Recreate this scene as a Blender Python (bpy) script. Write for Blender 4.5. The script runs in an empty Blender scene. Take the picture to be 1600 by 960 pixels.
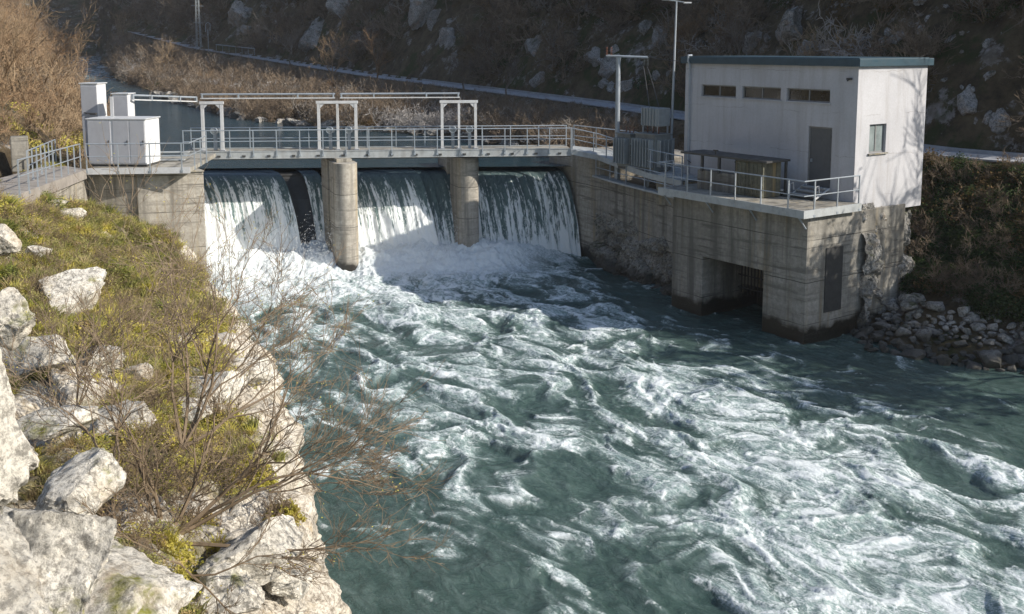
import bpy, math, random
import numpy as np
from mathutils import Vector, Matrix, Euler

random.seed(7); RNG = np.random.default_rng(7)
scene = bpy.context.scene
# ------------------------------------------------------------------ camera, sky, sun, exposure
CAM_H, PITCH, F = 11.2, math.radians(7.4), 1600.0
cam_data = bpy.data.cameras.new('camera'); cam = bpy.data.objects.new('camera', cam_data)
scene.collection.objects.link(cam); scene.camera = cam
cam.location = (0, 0, CAM_H); cam.rotation_euler = (math.pi/2 - PITCH, 0, 0)
cam_data.lens = 36; cam_data.sensor_width = 36; cam_data.shift_y = -0.125
cam_data.clip_start = 0.1; cam_data.clip_end = 2000
SUN_AZ = Vector((0.95, -0.31)).normalized(); SUN_EL = math.radians(31)
world = bpy.data.worlds.new('World'); scene.world = world; world.use_nodes = True
wn = world.node_tree; bg = wn.nodes['Background']
sky = wn.nodes.new('ShaderNodeTexSky'); sky.sky_type = 'NISHITA'; sky.sun_disc = False
sky.sun_elevation = SUN_EL; sky.sun_rotation = math.atan2(SUN_AZ.x, SUN_AZ.y)
wn.links.new(sky.outputs[0], bg.inputs[0]); bg.inputs[1].default_value = 0.13
sun_data = bpy.data.lights.new('sun', 'SUN'); sun_data.energy = 5.0; sun_data.angle = math.radians(0.5)
sun_data.color = (1.0, 0.93, 0.82)
sun = bpy.data.objects.new('sun', sun_data); scene.collection.objects.link(sun)
sv = Vector((SUN_AZ.x*math.cos(SUN_EL), SUN_AZ.y*math.cos(SUN_EL), math.sin(SUN_EL)))
sun.rotation_euler = sv.to_track_quat('Z', 'Y').to_euler(); sun.location = (60, -30, 60)
scene.view_settings.view_transform = 'Standard'; scene.view_settings.look = 'None'
scene.view_settings.gamma = 1; scene.view_settings.use_curve_mapping = False
scene.view_settings.exposure = 0.40
scene.cycles.max_bounces = 6; scene.cycles.volume_bounces = 0; scene.cycles.volume_step_rate = 8

# ------------------------------------------------------------------ surveying helpers
CP, SP = math.cos(PITCH), math.sin(PITCH)
def ray(px, py):
    x, y = (px-800)/F, (280-py)/F
    return (x, y*SP + CP, y*CP - SP)
def at(px, py, z):
    r = ray(px, py); k = (z-CAM_H)/r[2]; return Vector((r[0]*k, r[1]*k, z))
def ad(px, py, Y):
    r = ray(px, py); k = Y/r[1]; return Vector((r[0]*k, Y, CAM_H + r[2]*k))
def xat(px, Y, z):                       # X of image column px at distance Y and height z
    zc = Y*CP + (CAM_H-z)*SP
    return (px-800)/F*zc
U = Vector((-0.57, 0.8216, 0)); W = Vector((0.8216, 0.57, 0))    # long axis of the power house and piers; across it

# ------------------------------------------------------------------ numpy noise
_P = RNG.permutation(256); _P = np.concatenate([_P, _P, _P])
_G = RNG.normal(size=(256, 3)); _G /= np.linalg.norm(_G, axis=1)[:, None]
def perlin(x, y, z=0.0):
    x, y, z = np.broadcast_arrays(np.asarray(x, float), np.asarray(y, float), np.asarray(z, float))
    xi, yi, zi = np.floor(x).astype(int), np.floor(y).astype(int), np.floor(z).astype(int)
    xf, yf, zf = x-xi, y-yi, z-zi
    u, v, w = [t*t*t*(t*(t*6-15)+10) for t in (xf, yf, zf)]
    out = 0
    for dx in (0, 1):
        for dy in (0, 1):
            for dz in (0, 1):
                h = _P[(_P[(_P[(xi+dx) & 255] + yi+dy) & 255] + zi+dz) & 255]
                g = _G[h]
                d = g[..., 0]*(xf-dx) + g[..., 1]*(yf-dy) + g[..., 2]*(zf-dz)
                out = out + d*(u if dx else 1-u)*(v if dy else 1-v)*(w if dz else 1-w)
    return out*1.5
def fbm(x, y, z=0.0, o=4, g=0.5, l=2.03):
    a, s, n = 1.0, 0, 0
    for i in range(o):
        s = s + a*perlin(x, y, z + i*7.3); n += a; a *= g; x = x*l; y = y*l; z = z*l
    return s/n
def ridge(x, y, z=0.0, o=4, g=0.5, l=2.1):
    a, s, n = 1.0, 0, 0
    for i in range(o):
        s = s + a*(1-np.minimum(1, np.abs(perlin(x, y, z + i*5.1))*2.2)); n += a; a *= g; x = x*l; y = y*l; z = z*l
    return s/n
def vor(x, y, z):                         # F1, F2 and a per-cell random number
    xi, yi, zi = np.floor(x).astype(int), np.floor(y).astype(int), np.floor(z).astype(int)
    f1 = np.full(x.shape, 9.0); f2 = f1.copy(); cid = np.zeros(x.shape)
    for a in (-1, 0, 1):
        for b in (-1, 0, 1):
            for c in (-1, 0, 1):
                h = _P[(_P[(_P[(xi+a) & 255] + yi+b) & 255] + zi+c) & 255]
                g = _G[h]*0.45
                d = np.sqrt((xi+a+.5+g[..., 0]-x)**2 + (yi+b+.5+g[..., 1]-y)**2 + (zi+c+.5+g[..., 2]-z)**2)
                m = d < f1
                f2 = np.where(m, f1, np.minimum(f2, d)); cid = np.where(m, h/255.0, cid); f1 = np.where(m, d, f1)
    return f1, f2, cid
def sst(a, b, x):
    t = np.clip((x-a)/(b-a), 0, 1); return t*t*(3-2*t)

# ------------------------------------------------------------------ material helper
class G:
    def __init__(s, name):
        s.m = bpy.data.materials.new(name); s.m.use_nodes = True; s.nt = s.m.node_tree
        s.nt.nodes.clear(); s.out = s.nt.nodes.new('ShaderNodeOutputMaterial')
        s.pos = s.node('ShaderNodeNewGeometry').outputs['Position']
    def node(s, t, ins=None, **pr):
        n = s.nt.nodes.new(t)
        for k, v in pr.items(): setattr(n, k, v)
        for k, v in (ins or {}).items():
            if isinstance(v, bpy.types.NodeSocket): s.nt.links.new(v, n.inputs[k])
            elif v is not None: n.inputs[k].default_value = v
        return n
    def map(s, v, sc):
        return s.node('ShaderNodeVectorMath', {0: v, 1: sc}, operation='MULTIPLY').outputs[0]
    def noise(s, sc, det=5, v=None, rough=.55, dist=0.0, out=0):
        return s.node('ShaderNodeTexNoise', {'Vector': v or s.pos, 'Scale': sc, 'Detail': det, 'Roughness': rough, 'Distortion': dist}).outputs[out]
    def voro(s, sc, v=None, feature='F1', out='Distance'):
        return s.node('ShaderNodeTexVoronoi', {'Vector': v or s.pos, 'Scale': sc}, feature=feature).outputs[out]
    def ramp(s, f, st):
        n = s.node('ShaderNodeValToRGB', {0: f}); e = n.color_ramp.elements
        while len(e) < len(st): e.new(0.5)
        for i, (p, c) in enumerate(st):
            e[i].position = p; e[i].color = (*c, 1) if isinstance(c, tuple) else (c, c, c, 1)
        return n.outputs[0]
    def mix(s, f, a, b, mode='MIX'):
        c = lambda v: (*v, 1) if isinstance(v, tuple) and len(v) == 3 else v
        n = s.node('ShaderNodeMix', {0: f, 6: c(a), 7: c(b)}, data_type='RGBA', blend_type=mode); return n.outputs[2]
    def math(s, op, a, b=0.0, clamp=False):
        return s.node('ShaderNodeMath', {0: a, 1: b}, operation=op, use_clamp=clamp).outputs[0]
    def sep(s, v=None):
        return s.node('ShaderNodeSeparateXYZ', {0: v or s.pos}).outputs
    def bump(s, h, st=.5, d=.05, nrm=None):
        return s.node('ShaderNodeBump', {'Height': h, 'Strength': st, 'Distance': d, 'Normal': nrm}).outputs[0]
    def attr(s, name):
        return s.node('ShaderNodeAttribute', attribute_name=name).outputs['Fac']
    def rnd(s): return s.node('ShaderNodeObjectInfo').outputs['Random']
    def done(s, col, rough=.8, metal=0.0, nrm=None, spec=None, **kw):
        c = (*col, 1) if isinstance(col, tuple) else col
        ins = {'Base Color': c, 'Roughness': rough, 'Metallic': metal, 'Normal': nrm}
        if spec is not None: ins['Specular IOR Level'] = spec
        ins.update(kw)
        b = s.node('ShaderNodeBsdfPrincipled', ins)
        s.nt.links.new(b.outputs[0], s.out.inputs[0]); return s.m

def mat_concrete(name, lo, hi, warm=(.30, .22, .10), lines=True, wet=0.9, moss=0.25):
    g = G(name); x, y, z = g.sep()
    big = g.noise(.35, 6); fine = g.noise(6, 8, rough=.7)
    c = g.mix(g.ramp(big, [(.3, 0.0), (.7, 1.0)]), lo, hi)
    c = g.mix(g.ramp(fine, [(.35, .55), (.65, 0.0)]), c, tuple(v*.45 for v in lo))
    st = g.noise(1.0, 6, g.map(g.pos, (1.9, 1.9, .10)), rough=.65)
    c = g.mix(g.ramp(st, [(.47, 0.0), (.62, .75)]), c, tuple(v*.32 for v in lo))
    st2 = g.noise(1.0, 5, g.map(g.pos, (2.6, 2.6, .16)), rough=.6)
    c = g.mix(g.ramp(st2, [(.55, 0.0), (.72, moss*2)]), c, warm)
    h = fine
    if lines:
        hn = g.noise(1.0, 6, g.map(g.pos, (.35, .35, 5.5)), rough=.7)
        hl = g.math('MULTIPLY', g.ramp(hn, [(.40, 1.0), (.455, 0.0)]), g.ramp(g.noise(.5, 3), [(.38, .25), (.6, 1.0)]))
        c = g.mix(g.math('MULTIPLY', hl, .75), c, tuple(v*.35 for v in lo))
        fr = g.math('FRACT', g.math('ADD', g.math('MULTIPLY', z, .62), g.math('MULTIPLY', g.noise(.7, 3), .05)))
        ln = g.math('MULTIPLY', g.math('LESS_THAN', g.math('ABSOLUTE', g.math('SUBTRACT', fr, .5)), .010), g.ramp(g.noise(.6, 2), [(.35, .3), (.5, 1.0)]))
        c = g.mix(ln, c, tuple(v*.22 for v in lo)); h = g.math('SUBTRACT', fine, g.math('ADD', g.math('MULTIPLY', ln, .6), g.math('MULTIPLY', hl, .3)))
        bn_ = g.node('ShaderNodeTexNoise', {'W': g.math('FLOOR', g.math('MULTIPLY', z, 5.5)), 'Scale': 3.7}, noise_dimensions='1D').outputs[0]
        c = g.mix(g.ramp(bn_, [(.35, .35), (.65, 0.0)]), c, tuple(v*.6 for v in lo))
    ro = .85
    if wet:
        w = g.math('ADD', z, g.math('MULTIPLY', g.noise(.8, 4), -1.6))
        wf = g.ramp(g.math('MULTIPLY_ADD', w, .5, clamp=True) if False else g.math('MULTIPLY', g.math('ADD', w, 1.0), .5, True), [(.30 + wet*.08, 1.0), (.40 + wet*.10, 0.0)])
        c = g.mix(wf, c, (.022, .019, .014))
        ro = g.ramp(wf, [(0, .85), (1, .3)])
    return g.done(c, ro, nrm=g.bump(h, .55, .03))
def mat_paint(name, col, dirt=.25, rough=.55, metal=0.0):
    g = G(name)
    f = g.noise(3, 6, rough=.7); s = g.noise(1, 5, g.map(g.pos, (3, 3, .4)))
    d = g.math('MULTIPLY', g.ramp(f, [(.45, 0.0), (.75, 1.0)]), dirt*1.6)
    c = g.mix(d, col, tuple(v*.45 for v in col))
    c = g.mix(g.math('MULTIPLY', g.ramp(s, [(.5, 0.0), (.75, 1.0)]), dirt), c, tuple(v*a for v, a in zip(col, (.55, .47, .38))))
    return g.done(c, g.ramp(f, [(.3, rough-.1), (.7, rough+.15)]), metal, g.bump(f, .15, .01))
def mat_plaster():
    g = G('render_plaster'); x, y, z = g.sep()
    c = g.mix(g.ramp(g.noise(.5, 6), [(.3, 0.0), (.7, 1.0)]), (.40, .40, .42), (.49, .49, .51))
    s = g.noise(1, 6, g.map(g.pos, (1.6, 1.6, .12)), rough=.7)
    c = g.mix(g.ramp(s, [(.5, 0.0), (.72, .55)]), c, (.27, .24, .22))
    ck = g.math('ADD', g.math('MULTIPLY', z, .62), g.math('MULTIPLY', g.noise(.5, 6, rough=.7), .35))
    ln = g.math('LESS_THAN', g.math('ABSOLUTE', g.math('SUBTRACT', g.math('FRACT', ck), .5)), .006)
    ln = g.math('MULTIPLY', ln, g.ramp(g.noise(.7, 2), [(.45, 0.0), (.55, .6)]))
    c = g.mix(ln, c, (.2, .18, .17))
    f = g.noise(14, 6)
    c = g.mix(g.ramp(f, [(.3, .18), (.6, 0.0)]), c, (.25, .23, .22))
    return g.done(c, .85, nrm=g.bump(f, .25, .015))
def mat_rock(name, lo, hi, crack=2.2, moss=None, warm=(.42, .32, .2), mosslim=(.5, .62), wet=True, mossz=True):
    g = G(name); z = g.sep()[2]
    wp = g.node('ShaderNodeVectorMath', {0: g.pos, 1: g.node('ShaderNodeVectorMath', {0: g.noise(1.7, 4, out=1), 1: (.9, .9, .9)}, operation='MULTIPLY').outputs[0]}, operation='ADD').outputs[0]
    n1 = g.noise(1.1, 8, rough=.65); n2 = g.noise(9, 8, rough=.75)
    c = g.mix(g.ramp(n1, [(.3, 0.0), (.65, 1.0)]), lo, hi)
    c = g.mix(g.ramp(n2, [(.40, .85), (.53, 0.0)]), c, tuple(v*.32 for v in lo))
    c = g.mix(g.ramp(g.noise(24, 6, rough=.8), [(.40, .6), (.5, 0.0)]), c, tuple(v*.4 for v in lo))
    c = g.mix(g.ramp(g.noise(.9, 5, rough=.7), [(.54, 0.0), (.7, .55)]), c, warm)
    v = g.voro(crack, wp, 'DISTANCE_TO_EDGE'); v2 = g.voro(crack*3.4, wp, 'DISTANCE_TO_EDGE')
    gate = g.ramp(g.noise(.8, 3), [(.5, .0), (.66, .45)])
    cr = g.math('MULTIPLY', g.ramp(v, [(0.0, 1.0), (.03, 0.0)]), gate)
    cr2 = g.math('MULTIPLY', g.ramp(v2, [(0.0, .6), (.035, 0.0)]), gate)
    c = g.mix(cr, c, tuple(v_*.18 for v_ in lo)); c = g.mix(cr2, c, tuple(v_*.25 for v_ in lo))
    nz = g.node('ShaderNodeSeparateXYZ', {0: g.node('ShaderNodeNewGeometry').outputs['Normal']}).outputs[2]
    if moss:
        mf = g.ramp(g.noise(.75, 7, rough=.7), [(mosslim[0], 0.0), (mosslim[1], 1.0)])
        if mossz: mf = g.math('MULTIPLY', mf, g.ramp(nz, [(.2, 0.0), (.6, 1.0)]))
        mc = g.mix(g.ramp(g.noise(7, 5), [(.35, 0.0), (.65, 1.0)]), moss, tuple(v_*.4 for v_ in moss))
        c = g.mix(mf, c, mc)
    if wet:
        wz = g.math('ADD', z, g.math('MULTIPLY', g.noise(1.5, 3), -.8))
        wf = g.ramp(wz, [(0.0, .85), (.35, 0.0)])
        c = g.mix(wf, c, (.045, .042, .034))
    h = g.math('SUBTRACT', g.math('ADD', g.math('MULTIPLY', n1, .8), g.math('MULTIPLY', n2, .5)), g.math('MULTIPLY', cr, .35))
    return g.done(c, .85, nrm=g.bump(h, .9, .09))
def mat_twig(name, a, b):
    g = G(name)
    c = g.mix(g.ramp(g.rnd(), [(0, 0.0), (1, 1.0)]), a, b)
    c = g.mix(g.ramp(g.noise(1.5, 2), [(.35, .5), (.6, 0.0)]), c, tuple(v*.6 for v in a))
    return g.done(c, .9, spec=.15)
def mat_leaf(name, a, b, c3):
    g = G(name)
    c = g.mix(g.ramp(g.noise(.9, 4), [(.35, 0.0), (.62, 1.0)]), a, b)
    c = g.mix(g.ramp(g.noise(3.1, 2), [(.5, 0.0), (.66, 1.0)]), c, c3)
    d = g.node('ShaderNodeBsdfDiffuse', {0: c}); t = g.node('ShaderNodeBsdfTranslucent', {0: c})
    mx = g.node('ShaderNodeMixShader', {0: .35, 1: d.outputs[0], 2: t.outputs[0]})
    g.nt.links.new(mx.outputs[0], g.out.inputs[0]); return g.m

M = {}
M['concrete'] = mat_concrete('weathered_concrete', (.23, .215, .185), (.42, .40, .36))
M['concrete_pale'] = mat_concrete('pale_concrete', (.36, .33, .28), (.56, .52, .45), moss=.3)
M['concrete_dry'] = mat_concrete('dry_concrete', (.28, .26, .22), (.40, .38, .33), wet=0, lines=False)
M['plaster'] = mat_plaster()
M['galv'] = mat_paint('galvanised_steel', (.34, .38, .42), .3, .45, .35)
M['deck'] = mat_paint('pale_deck_steel', (.36, .38, .385), .4, .6)
M['white'] = mat_paint('white_painted_steel', (.50, .51, .52), .3, .45)
M['white_box'] = mat_paint('white_cabinet_paint', (.66, .67, .68), .22, .45)
M['shade_panel'] = mat_paint('cabinet_front_shade_grey', (.36, .37, .40), .15, .5)  # shade on the white cabinets' fronts, put into the door colour
M['blue'] = mat_paint('dark_blue_flashing', (.028, .062, .085), .25, .45)
M['door'] = mat_paint('dark_grey_door_paint', (.10, .105, .11), .15, .5)
M['frame'] = mat_paint('window_frame_paint', (.20, .20, .20), .2, .5)
M['trafo'] = mat_paint('transformer_grey_green_paint', (.17, .185, .185), .35, .5)
M['trafo_light'] = mat_paint('pale_transformer_paint', (.26, .285, .295), .3, .45)
M['dark'] = mat_paint('dark_steel', (.05, .05, .05), .3, .5)
M['olive'] = mat_concrete('olive_stained_steel', (.09, .088, .06), (.18, .175, .13), wet=0, lines=False, moss=.5)
M['insul'] = mat_paint('brown_porcelain', (.16, .07, .04), .1, .2)
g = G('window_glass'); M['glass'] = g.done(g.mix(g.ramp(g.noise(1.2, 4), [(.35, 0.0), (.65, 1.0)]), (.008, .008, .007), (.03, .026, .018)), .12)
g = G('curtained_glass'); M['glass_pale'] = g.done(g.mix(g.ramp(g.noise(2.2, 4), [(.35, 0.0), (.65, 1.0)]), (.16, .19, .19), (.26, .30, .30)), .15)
M['rock'] = mat_rock('pale_limestone', (.46, .43, .37), (.74, .70, .62), moss=(.20, .20, .035), mosslim=(.57, .66))
M['rock_grey'] = mat_rock('grey_limestone', (.20, .19, .175), (.44, .42, .385), crack=1.3, moss=(.05, .06, .02))
M['rock_wall'] = mat_rock('wall_rock', (.17, .165, .15), (.40, .385, .35), crack=1.6, moss=(.05, .06, .02), warm=(.22, .19, .14))
M['rock_hill'] = mat_rock('hillside_limestone', (.20, .19, .175), (.44, .42, .39), crack=1.1, moss=(.05, .05, .02), warm=(.25, .13, .06), wet=False)
M['twig_grey'] = mat_twig('grey_brown_bark', (.12, .10, .082), (.22, .19, .16))
M['twig_far'] = mat_twig('hillside_twigs', (.15, .112, .08), (.27, .21, .15))
M['twig_light'] = mat_twig('pale_grey_twigs', (.20, .175, .15), (.30, .27, .235))
M['twig_orange'] = mat_twig('russet_twigs', (.24, .155, .09), (.33, .25, .16))
M['twig_white'] = mat_twig('bleached_twigs', (.30, .28, .27), (.42, .40, .38))
M['twig_near'] = mat_twig('foreground_bark', (.17, .125, .08), (.26, .20, .14))
M['leaf_dark'] = mat_leaf('ivy_leaves', (.04, .07, .028), (.085, .115, .048), (.10, .10, .055))
M['leaf_yel'] = mat_leaf('yellow_green_leaves', (.36, .34, .06), (.60, .53, .13), (.42, .31, .15))
M['leaf_mid'] = mat_leaf('grass_leaves', (.18, .21, .055), (.38, .35, .13), (.42, .33, .19))
M['leaf_brown'] = mat_leaf('dry_leaves', (.13, .09, .045), (.20, .135, .07), (.09, .08, .03))

# ------------------------------------------------------------------ object helpers
COL = scene.collection
ORG = {}
def tag(o, label=None, cat=None, group=None, kind=None):
    if label: o['label'] = label
    if cat: o['category'] = cat
    if group: o['group'] = group
    if kind: o['kind'] = kind
    return o
def thing(name, loc, label, cat, group=None):
    o = bpy.data.objects.new(name, None); COL.objects.link(o); o.location = loc
    o.empty_display_size = .3; ORG[o] = Vector(loc); return tag(o, label, cat, group)
def mesh_np(name, V, Fq, mat, smooth=False, attrs=None):
    me = bpy.data.meshes.new(name); V = np.asarray(V, np.float32); Fq = np.asarray(Fq, np.int32)
    me.vertices.add(len(V)); me.vertices.foreach_set('co', V.ravel())
    k = Fq.shape[1]; me.loops.add(Fq.size); me.loops.foreach_set('vertex_index', Fq.ravel())
    me.polygons.add(len(Fq)); me.polygons.foreach_set('loop_start', np.arange(0, Fq.size, k, dtype=np.int32))
    me.polygons.foreach_set('use_smooth', np.full(len(Fq), smooth)); me.update(calc_edges=True)
    if mat: me.materials.append(mat)
    for n, a in (attrs or {}).items():
        at_ = me.attributes.new(n, 'FLOAT', 'POINT'); at_.data.foreach_set('value', np.asarray(a, np.float32).ravel())
    return me
def grid_faces(nr, nc):
    i = np.arange(nr-1)[:, None]*nc + np.arange(nc-1)[None]; i = i.ravel()
    return np.stack([i, i+1, i+nc+1, i+nc], 1)
def link(name, me, loc=(0, 0, 0)):
    o = bpy.data.objects.new(name, me); COL.objects.link(o); o.location = loc; return o

class MB:
    def __init__(s): s.v = []; s.f = []
    def add(s, vs, fs):
        b = len(s.v); s.v += [Vector(v) for v in vs]; s.f += [[b+i for i in f] for f in fs]; return s
    def box(s, c, size, ax=None, ay=None, az=None):       # centre, size, optional axes
        ax = ax or Vector((1, 0, 0)); az = az or Vector((0, 0, 1)); ay = ay or az.cross(ax)
        c = Vector(c); hx, hy, hz = [t/2 for t in size]
        vs = [c + ax*hx*i + ay*hy*j + az*hz*k for k in (-1, 1) for j in (-1, 1) for i in (-1, 1)]
        return s.add(vs, [(0, 2, 3, 1), (4, 5, 7, 6), (0, 1, 5, 4), (2, 6, 7, 3), (0, 4, 6, 2), (1, 3, 7, 5)])
    def prism(s, poly, z0, z1):
        n = len(poly); a = sum(poly[i][0]*poly[(i+1) % n][1]-poly[(i+1) % n][0]*poly[i][1] for i in range(n))
        if a < 0: poly = poly[::-1]
        zz0 = z0 if hasattr(z0, '__len__') else [z0]*n; zz1 = z1 if hasattr(z1, '__len__') else [z1]*n
        vs = [(p[0], p[1], zz0[i]) for i, p in enumerate(poly)] + [(p[0], p[1], zz1[i]) for i, p in enumerate(poly)]
        fs = [tuple(range(n-1, -1, -1)), tuple(range(n, 2*n))] + [(i, (i+1) % n, n+(i+1) % n, n+i) for i in range(n)]
        return s.add(vs, fs)
    def tube(s, pts, r, n=8, r1=None):
        pts = [Vector(p) for p in pts]; m = len(pts); r1 = r if r1 is None else r1; vs = []
        for i, p in enumerate(pts):
            d = (pts[min(i+1, m-1)] - pts[max(i-1, 0)]).normalized()
            a = d.orthogonal().normalized() if i == 0 else (a - d*a.dot(d)).normalized()
            b = d.cross(a); rr = r + (r1-r)*i/(m-1)
            vs += [p + (a*math.cos(t) + b*math.sin(t))*rr for t in [2*math.pi*k/n for k in range(n)]]
        fs = [(i*n+k, i*n+(k+1) % n, (i+1)*n+(k+1) % n, (i+1)*n+k) for i in range(m-1) for k in range(n)]
        fs += [tuple(range(n-1, -1, -1)), tuple(range((m-1)*n, m*n))]
        return s.add(vs, fs)
    def build(s, name, mat, parent=None, label=None, smooth=False, bevel=0, seg=2):
        org = ORG.get(parent, Vector((0, 0, 0)))
        me = bpy.data.meshes.new(name); me.from_pydata([v-org for v in s.v], [], s.f); me.materials.append(mat)
        if smooth:
            me.polygons.foreach_set('use_smooth', [True]*len(me.polygons))
            try: me.set_sharp_from_angle(angle=math.radians(40))
            except Exception: pass
        me.update()
        o = bpy.data.objects.new(name, me); COL.objects.link(o)
        if parent: o.parent = parent
        ORG[o] = org
        if bevel:
            b = o.modifiers.new('bevel', 'BEVEL'); b.width = bevel; b.segments = seg; b.limit_method = 'ANGLE'; b.angle_limit = math.radians(50)
        if label: o['label'] = label
        return o
def copy_thing(src, loc, rotz=0, label=None, scale=None):
    def cp(o, p):
        c = o.copy(); COL.objects.link(c); c.parent = p
        for ch in o.children: cp(ch, c)
        return c
    r = cp(src, None); r.location = loc; r.rotation_euler = (0, 0, rotz)
    if scale: r.scale = (scale,)*3
    if label: r['label'] = label
    return r

# ------------------------------------------------------------------ ground: river valley as one sheet
R_E = [(-140, 330, 13), (-96, 250, 8.7), (-70.6, 180, 5.8), (-45.8, 131, 5.0), (-27.6, 96, 4.8), (-21.7, 86.8, 4.8), (-14, 80, 4.8),
       (-4.5, 72.6, 4.8), (1.0, 63, 4.8), (3.4, 57, 4.6), (7.4, 53.5, .5), (9.2, 47.5, 0), (12.6, 42, 0), (13.4, 37.6, 0), (15.4, 35.8, 0), (17.6, 34.6, 0),
       (24, 31, 0), (40, 22, 0), (70, 0, 0), (100, -40, 0)]
L_E = [(-155, 330, 13), (-106, 250, 8.7), (-77, 172, 5.6), (-50.5, 118, 4.9), (-39, 92, 4.8), (-27, 68, 4.8), (-19, 53, 4.8), (-17, 48, 4.0),
       (-14.6, 44.5, 0)]
ROAD = [(-130, 300, 24), (-75, 205, 14), (-52, 170, 10.9), (-34.7, 150, 9.1), (-14.75, 118, 7.6), (-2.45, 98, 7.0), (7.9, 84, 6.35), (12.3, 73, 6.15), (15.6, 60, 6.2),
        (20.5, 49.5, 6.0), (24, 45.6, 6.0), (36, 40, 6), (62, 28, 6), (110, -20, 6)]
def pl_dist(P, X, Y):
    best = np.full(X.shape, 1e9); sg = np.ones(X.shape); zz = np.zeros(X.shape)
    for (x0, y0, z0), (x1, y1, z1) in zip(P[:-1], P[1:]):
        dx, dy = x1-x0, y1-y0; t = np.clip(((X-x0)*dx+(Y-y0)*dy)/(dx*dx+dy*dy), 0, 1)
        d = np.hypot(X-x0-t*dx, Y-y0-t*dy); cr = dx*(Y-y0)-dy*(X-x0)
        m = d < best-1e-9; best = np.where(m, d, best); sg = np.where(m, np.sign(cr), sg); zz = np.where(m, z0+t*(z1-z0), zz)
    return best*sg, zz
# foreground cliff edge (left bank, nearest the viewer): plan position and height of the lip
EDGE = [ad(*p) for p in [(478, 1010, 10.2), (492, 960, 12), (514, 835, 14), (492, 745, 16.2), (438, 655, 19.5), (430, 575, 23), (405, 520, 27), (372, 470, 32), (338, 440, 38), (316, 425, 45)]]
EDGE = [Vector((3.5, -8, 8.5)), Vector((2.4, 0, 7.5)), Vector((.9, 4, 6.2)), Vector((-.9, 7.4, 5.2))] + EDGE + [EDGE[-1] + Vector((-.6, 3, -.3))]
_ey = np.array([e.y for e in EDGE]); _ex = np.array([e.x for e in EDGE]); _ez = np.array([e.z for e in EDGE])
CTRL = [ad(*p) for p in [(100, 335, 37), (250, 700, 15.5), (150, 850, 11.5), (50, 720, 13.5), (0, 600, 16), (0, 450, 23), (0, 345, 34), (150, 352, 37), (60, 318, 36), (210, 412, 37),
        (250, 450, 33), (200, 500, 27), (300, 560, 22.5), (330, 700, 16.5), (420, 800, 14), (100, 550, 20.5), (-250, 330, 32), (-200, 600, 15),
        (-300, 900, 9.5), (200, 950, 10.3), (400, 950, 11.6), (100, 430, 27)]]
CTRL += [Vector(p) for p in [(-20.3, 44, 5.7), (-22, 40, 6.2), (-19, 36, 6.1), (-17, 31, 6.4), (-15, 26, 6.8), (-22, 26, 8.5), (-3, 4, 6.6), (0, 0, 8.2), (-6, 2, 8.4), (-5, -6, 9.5), (-12, 6, 9.5), (-14, 14, 8.6), (-16.5, 47, 3.5)]]
CTRL += [ad(*p) for p in [(140, 340, 43), (180, 365, 43), (215, 390, 43.3), (270, 410, 43.5), (130, 320, 41), (160, 350, 40)]]
CTRL += EDGE
_c = np.array([(c.x, c.y, c.z) for c in CTRL])
def cliff_z(X, Y):
    n = 0; s = 0
    for cx, cy, cz in _c:
        w = 1/((X-cx)**2+((Y-cy)*.8)**2+.25)**1.6; n = n+w; s = s+w*cz
    return s/n
def ground_z(X, Y):
    dR, zR = pl_dist(R_E, X, Y); dL, zL = pl_dist(L_E, X, Y); dD, zD = pl_dist(ROAD, X, Y)
    hw = 1.6
    up = np.maximum(0, dD-hw)
    rough = fbm(X*.12, Y*.12, 1.5, 4)*3.2*np.clip(up/8, 0, 1) + ridge(X*.22, Y*.22, 4.0, 3)*1.6*np.clip(up/5, 0, 1)
    hill = zD + up*1.12 + 2.0*(1-np.exp(-up/2.0)) + rough
    hill = np.minimum(hill, 52 + 6*fbm(X*.03, Y*.03, 3))
    a = np.maximum(0, -dD-hw); b = np.maximum(dR, 0)
    w = np.clip(b/(a+b+1e-6), 0, 1)
    bank = zR + (zD-zR)*w**1.35 + .5*fbm(X*.4, Y*.4, 2.2, 3)*np.clip(np.minimum(a, b), 0, 1)
    right = np.where(dD > hw, hill, np.where(dD > -hw, zD-.12, bank))
    bed = np.where(Y < 53.3 + .06*(X+15), -1.6, zR-1.6)
    # left bank: terrace for the path, then the hill
    tl = np.maximum(0, -dL)
    terr = np.interp(Y, [44, 60, 75, 100], [3.5, 4.2, 2.0, .8])
    left = zL + np.minimum(tl*1.1, 1.2) + np.maximum(0, tl-terr)*.85 + (fbm(X*.15, Y*.15, 8, 4)*2.4)*np.clip((tl-terr)/6, 0, 1)
    left = np.where(Y > 100, np.minimum(left, zL+45), np.minimum(left, zL+30))
    z = np.where(dR > 0, right, np.where(dL < 0, left, bed))
    # below the weir: river bed, and the left bank continuing the cliff
    xe = np.interp(Y, _ey, _ex)
    cz = cliff_z(X, Y)
    inl = xe - X
    hillL = 6.2 + np.maximum(0, -X-21.5)*.75 + fbm(X*.15, Y*.15, 8, 4)*2.0*np.clip((-X-22)/5, 0, 1)
    near = np.where(inl > 3, np.where(X < -21.5, hillL, cz-.25), -1.6)
    k = sst(44.5, 49, Y)
    z = np.where((Y < 49) & (dR <= 0), np.where(inl > 3, near*(1-k)+z*k, -1.6), z)
    # level ground cut for the power house
    loc = (X-13.1)*U.x + (Y-39.8)*U.y; lw = (X-13.1)*W.x + (Y-39.8)*W.y
    foot = (loc > -1.5) & (loc < 10.5) & (lw > -3.5) & (lw < 5.5)
    z = np.where(foot & (dR > -6) , np.minimum(z, 4.3), z)
    z = np.minimum(z + np.maximum(0, Y-262)*.5, 60)
    return z
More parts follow.
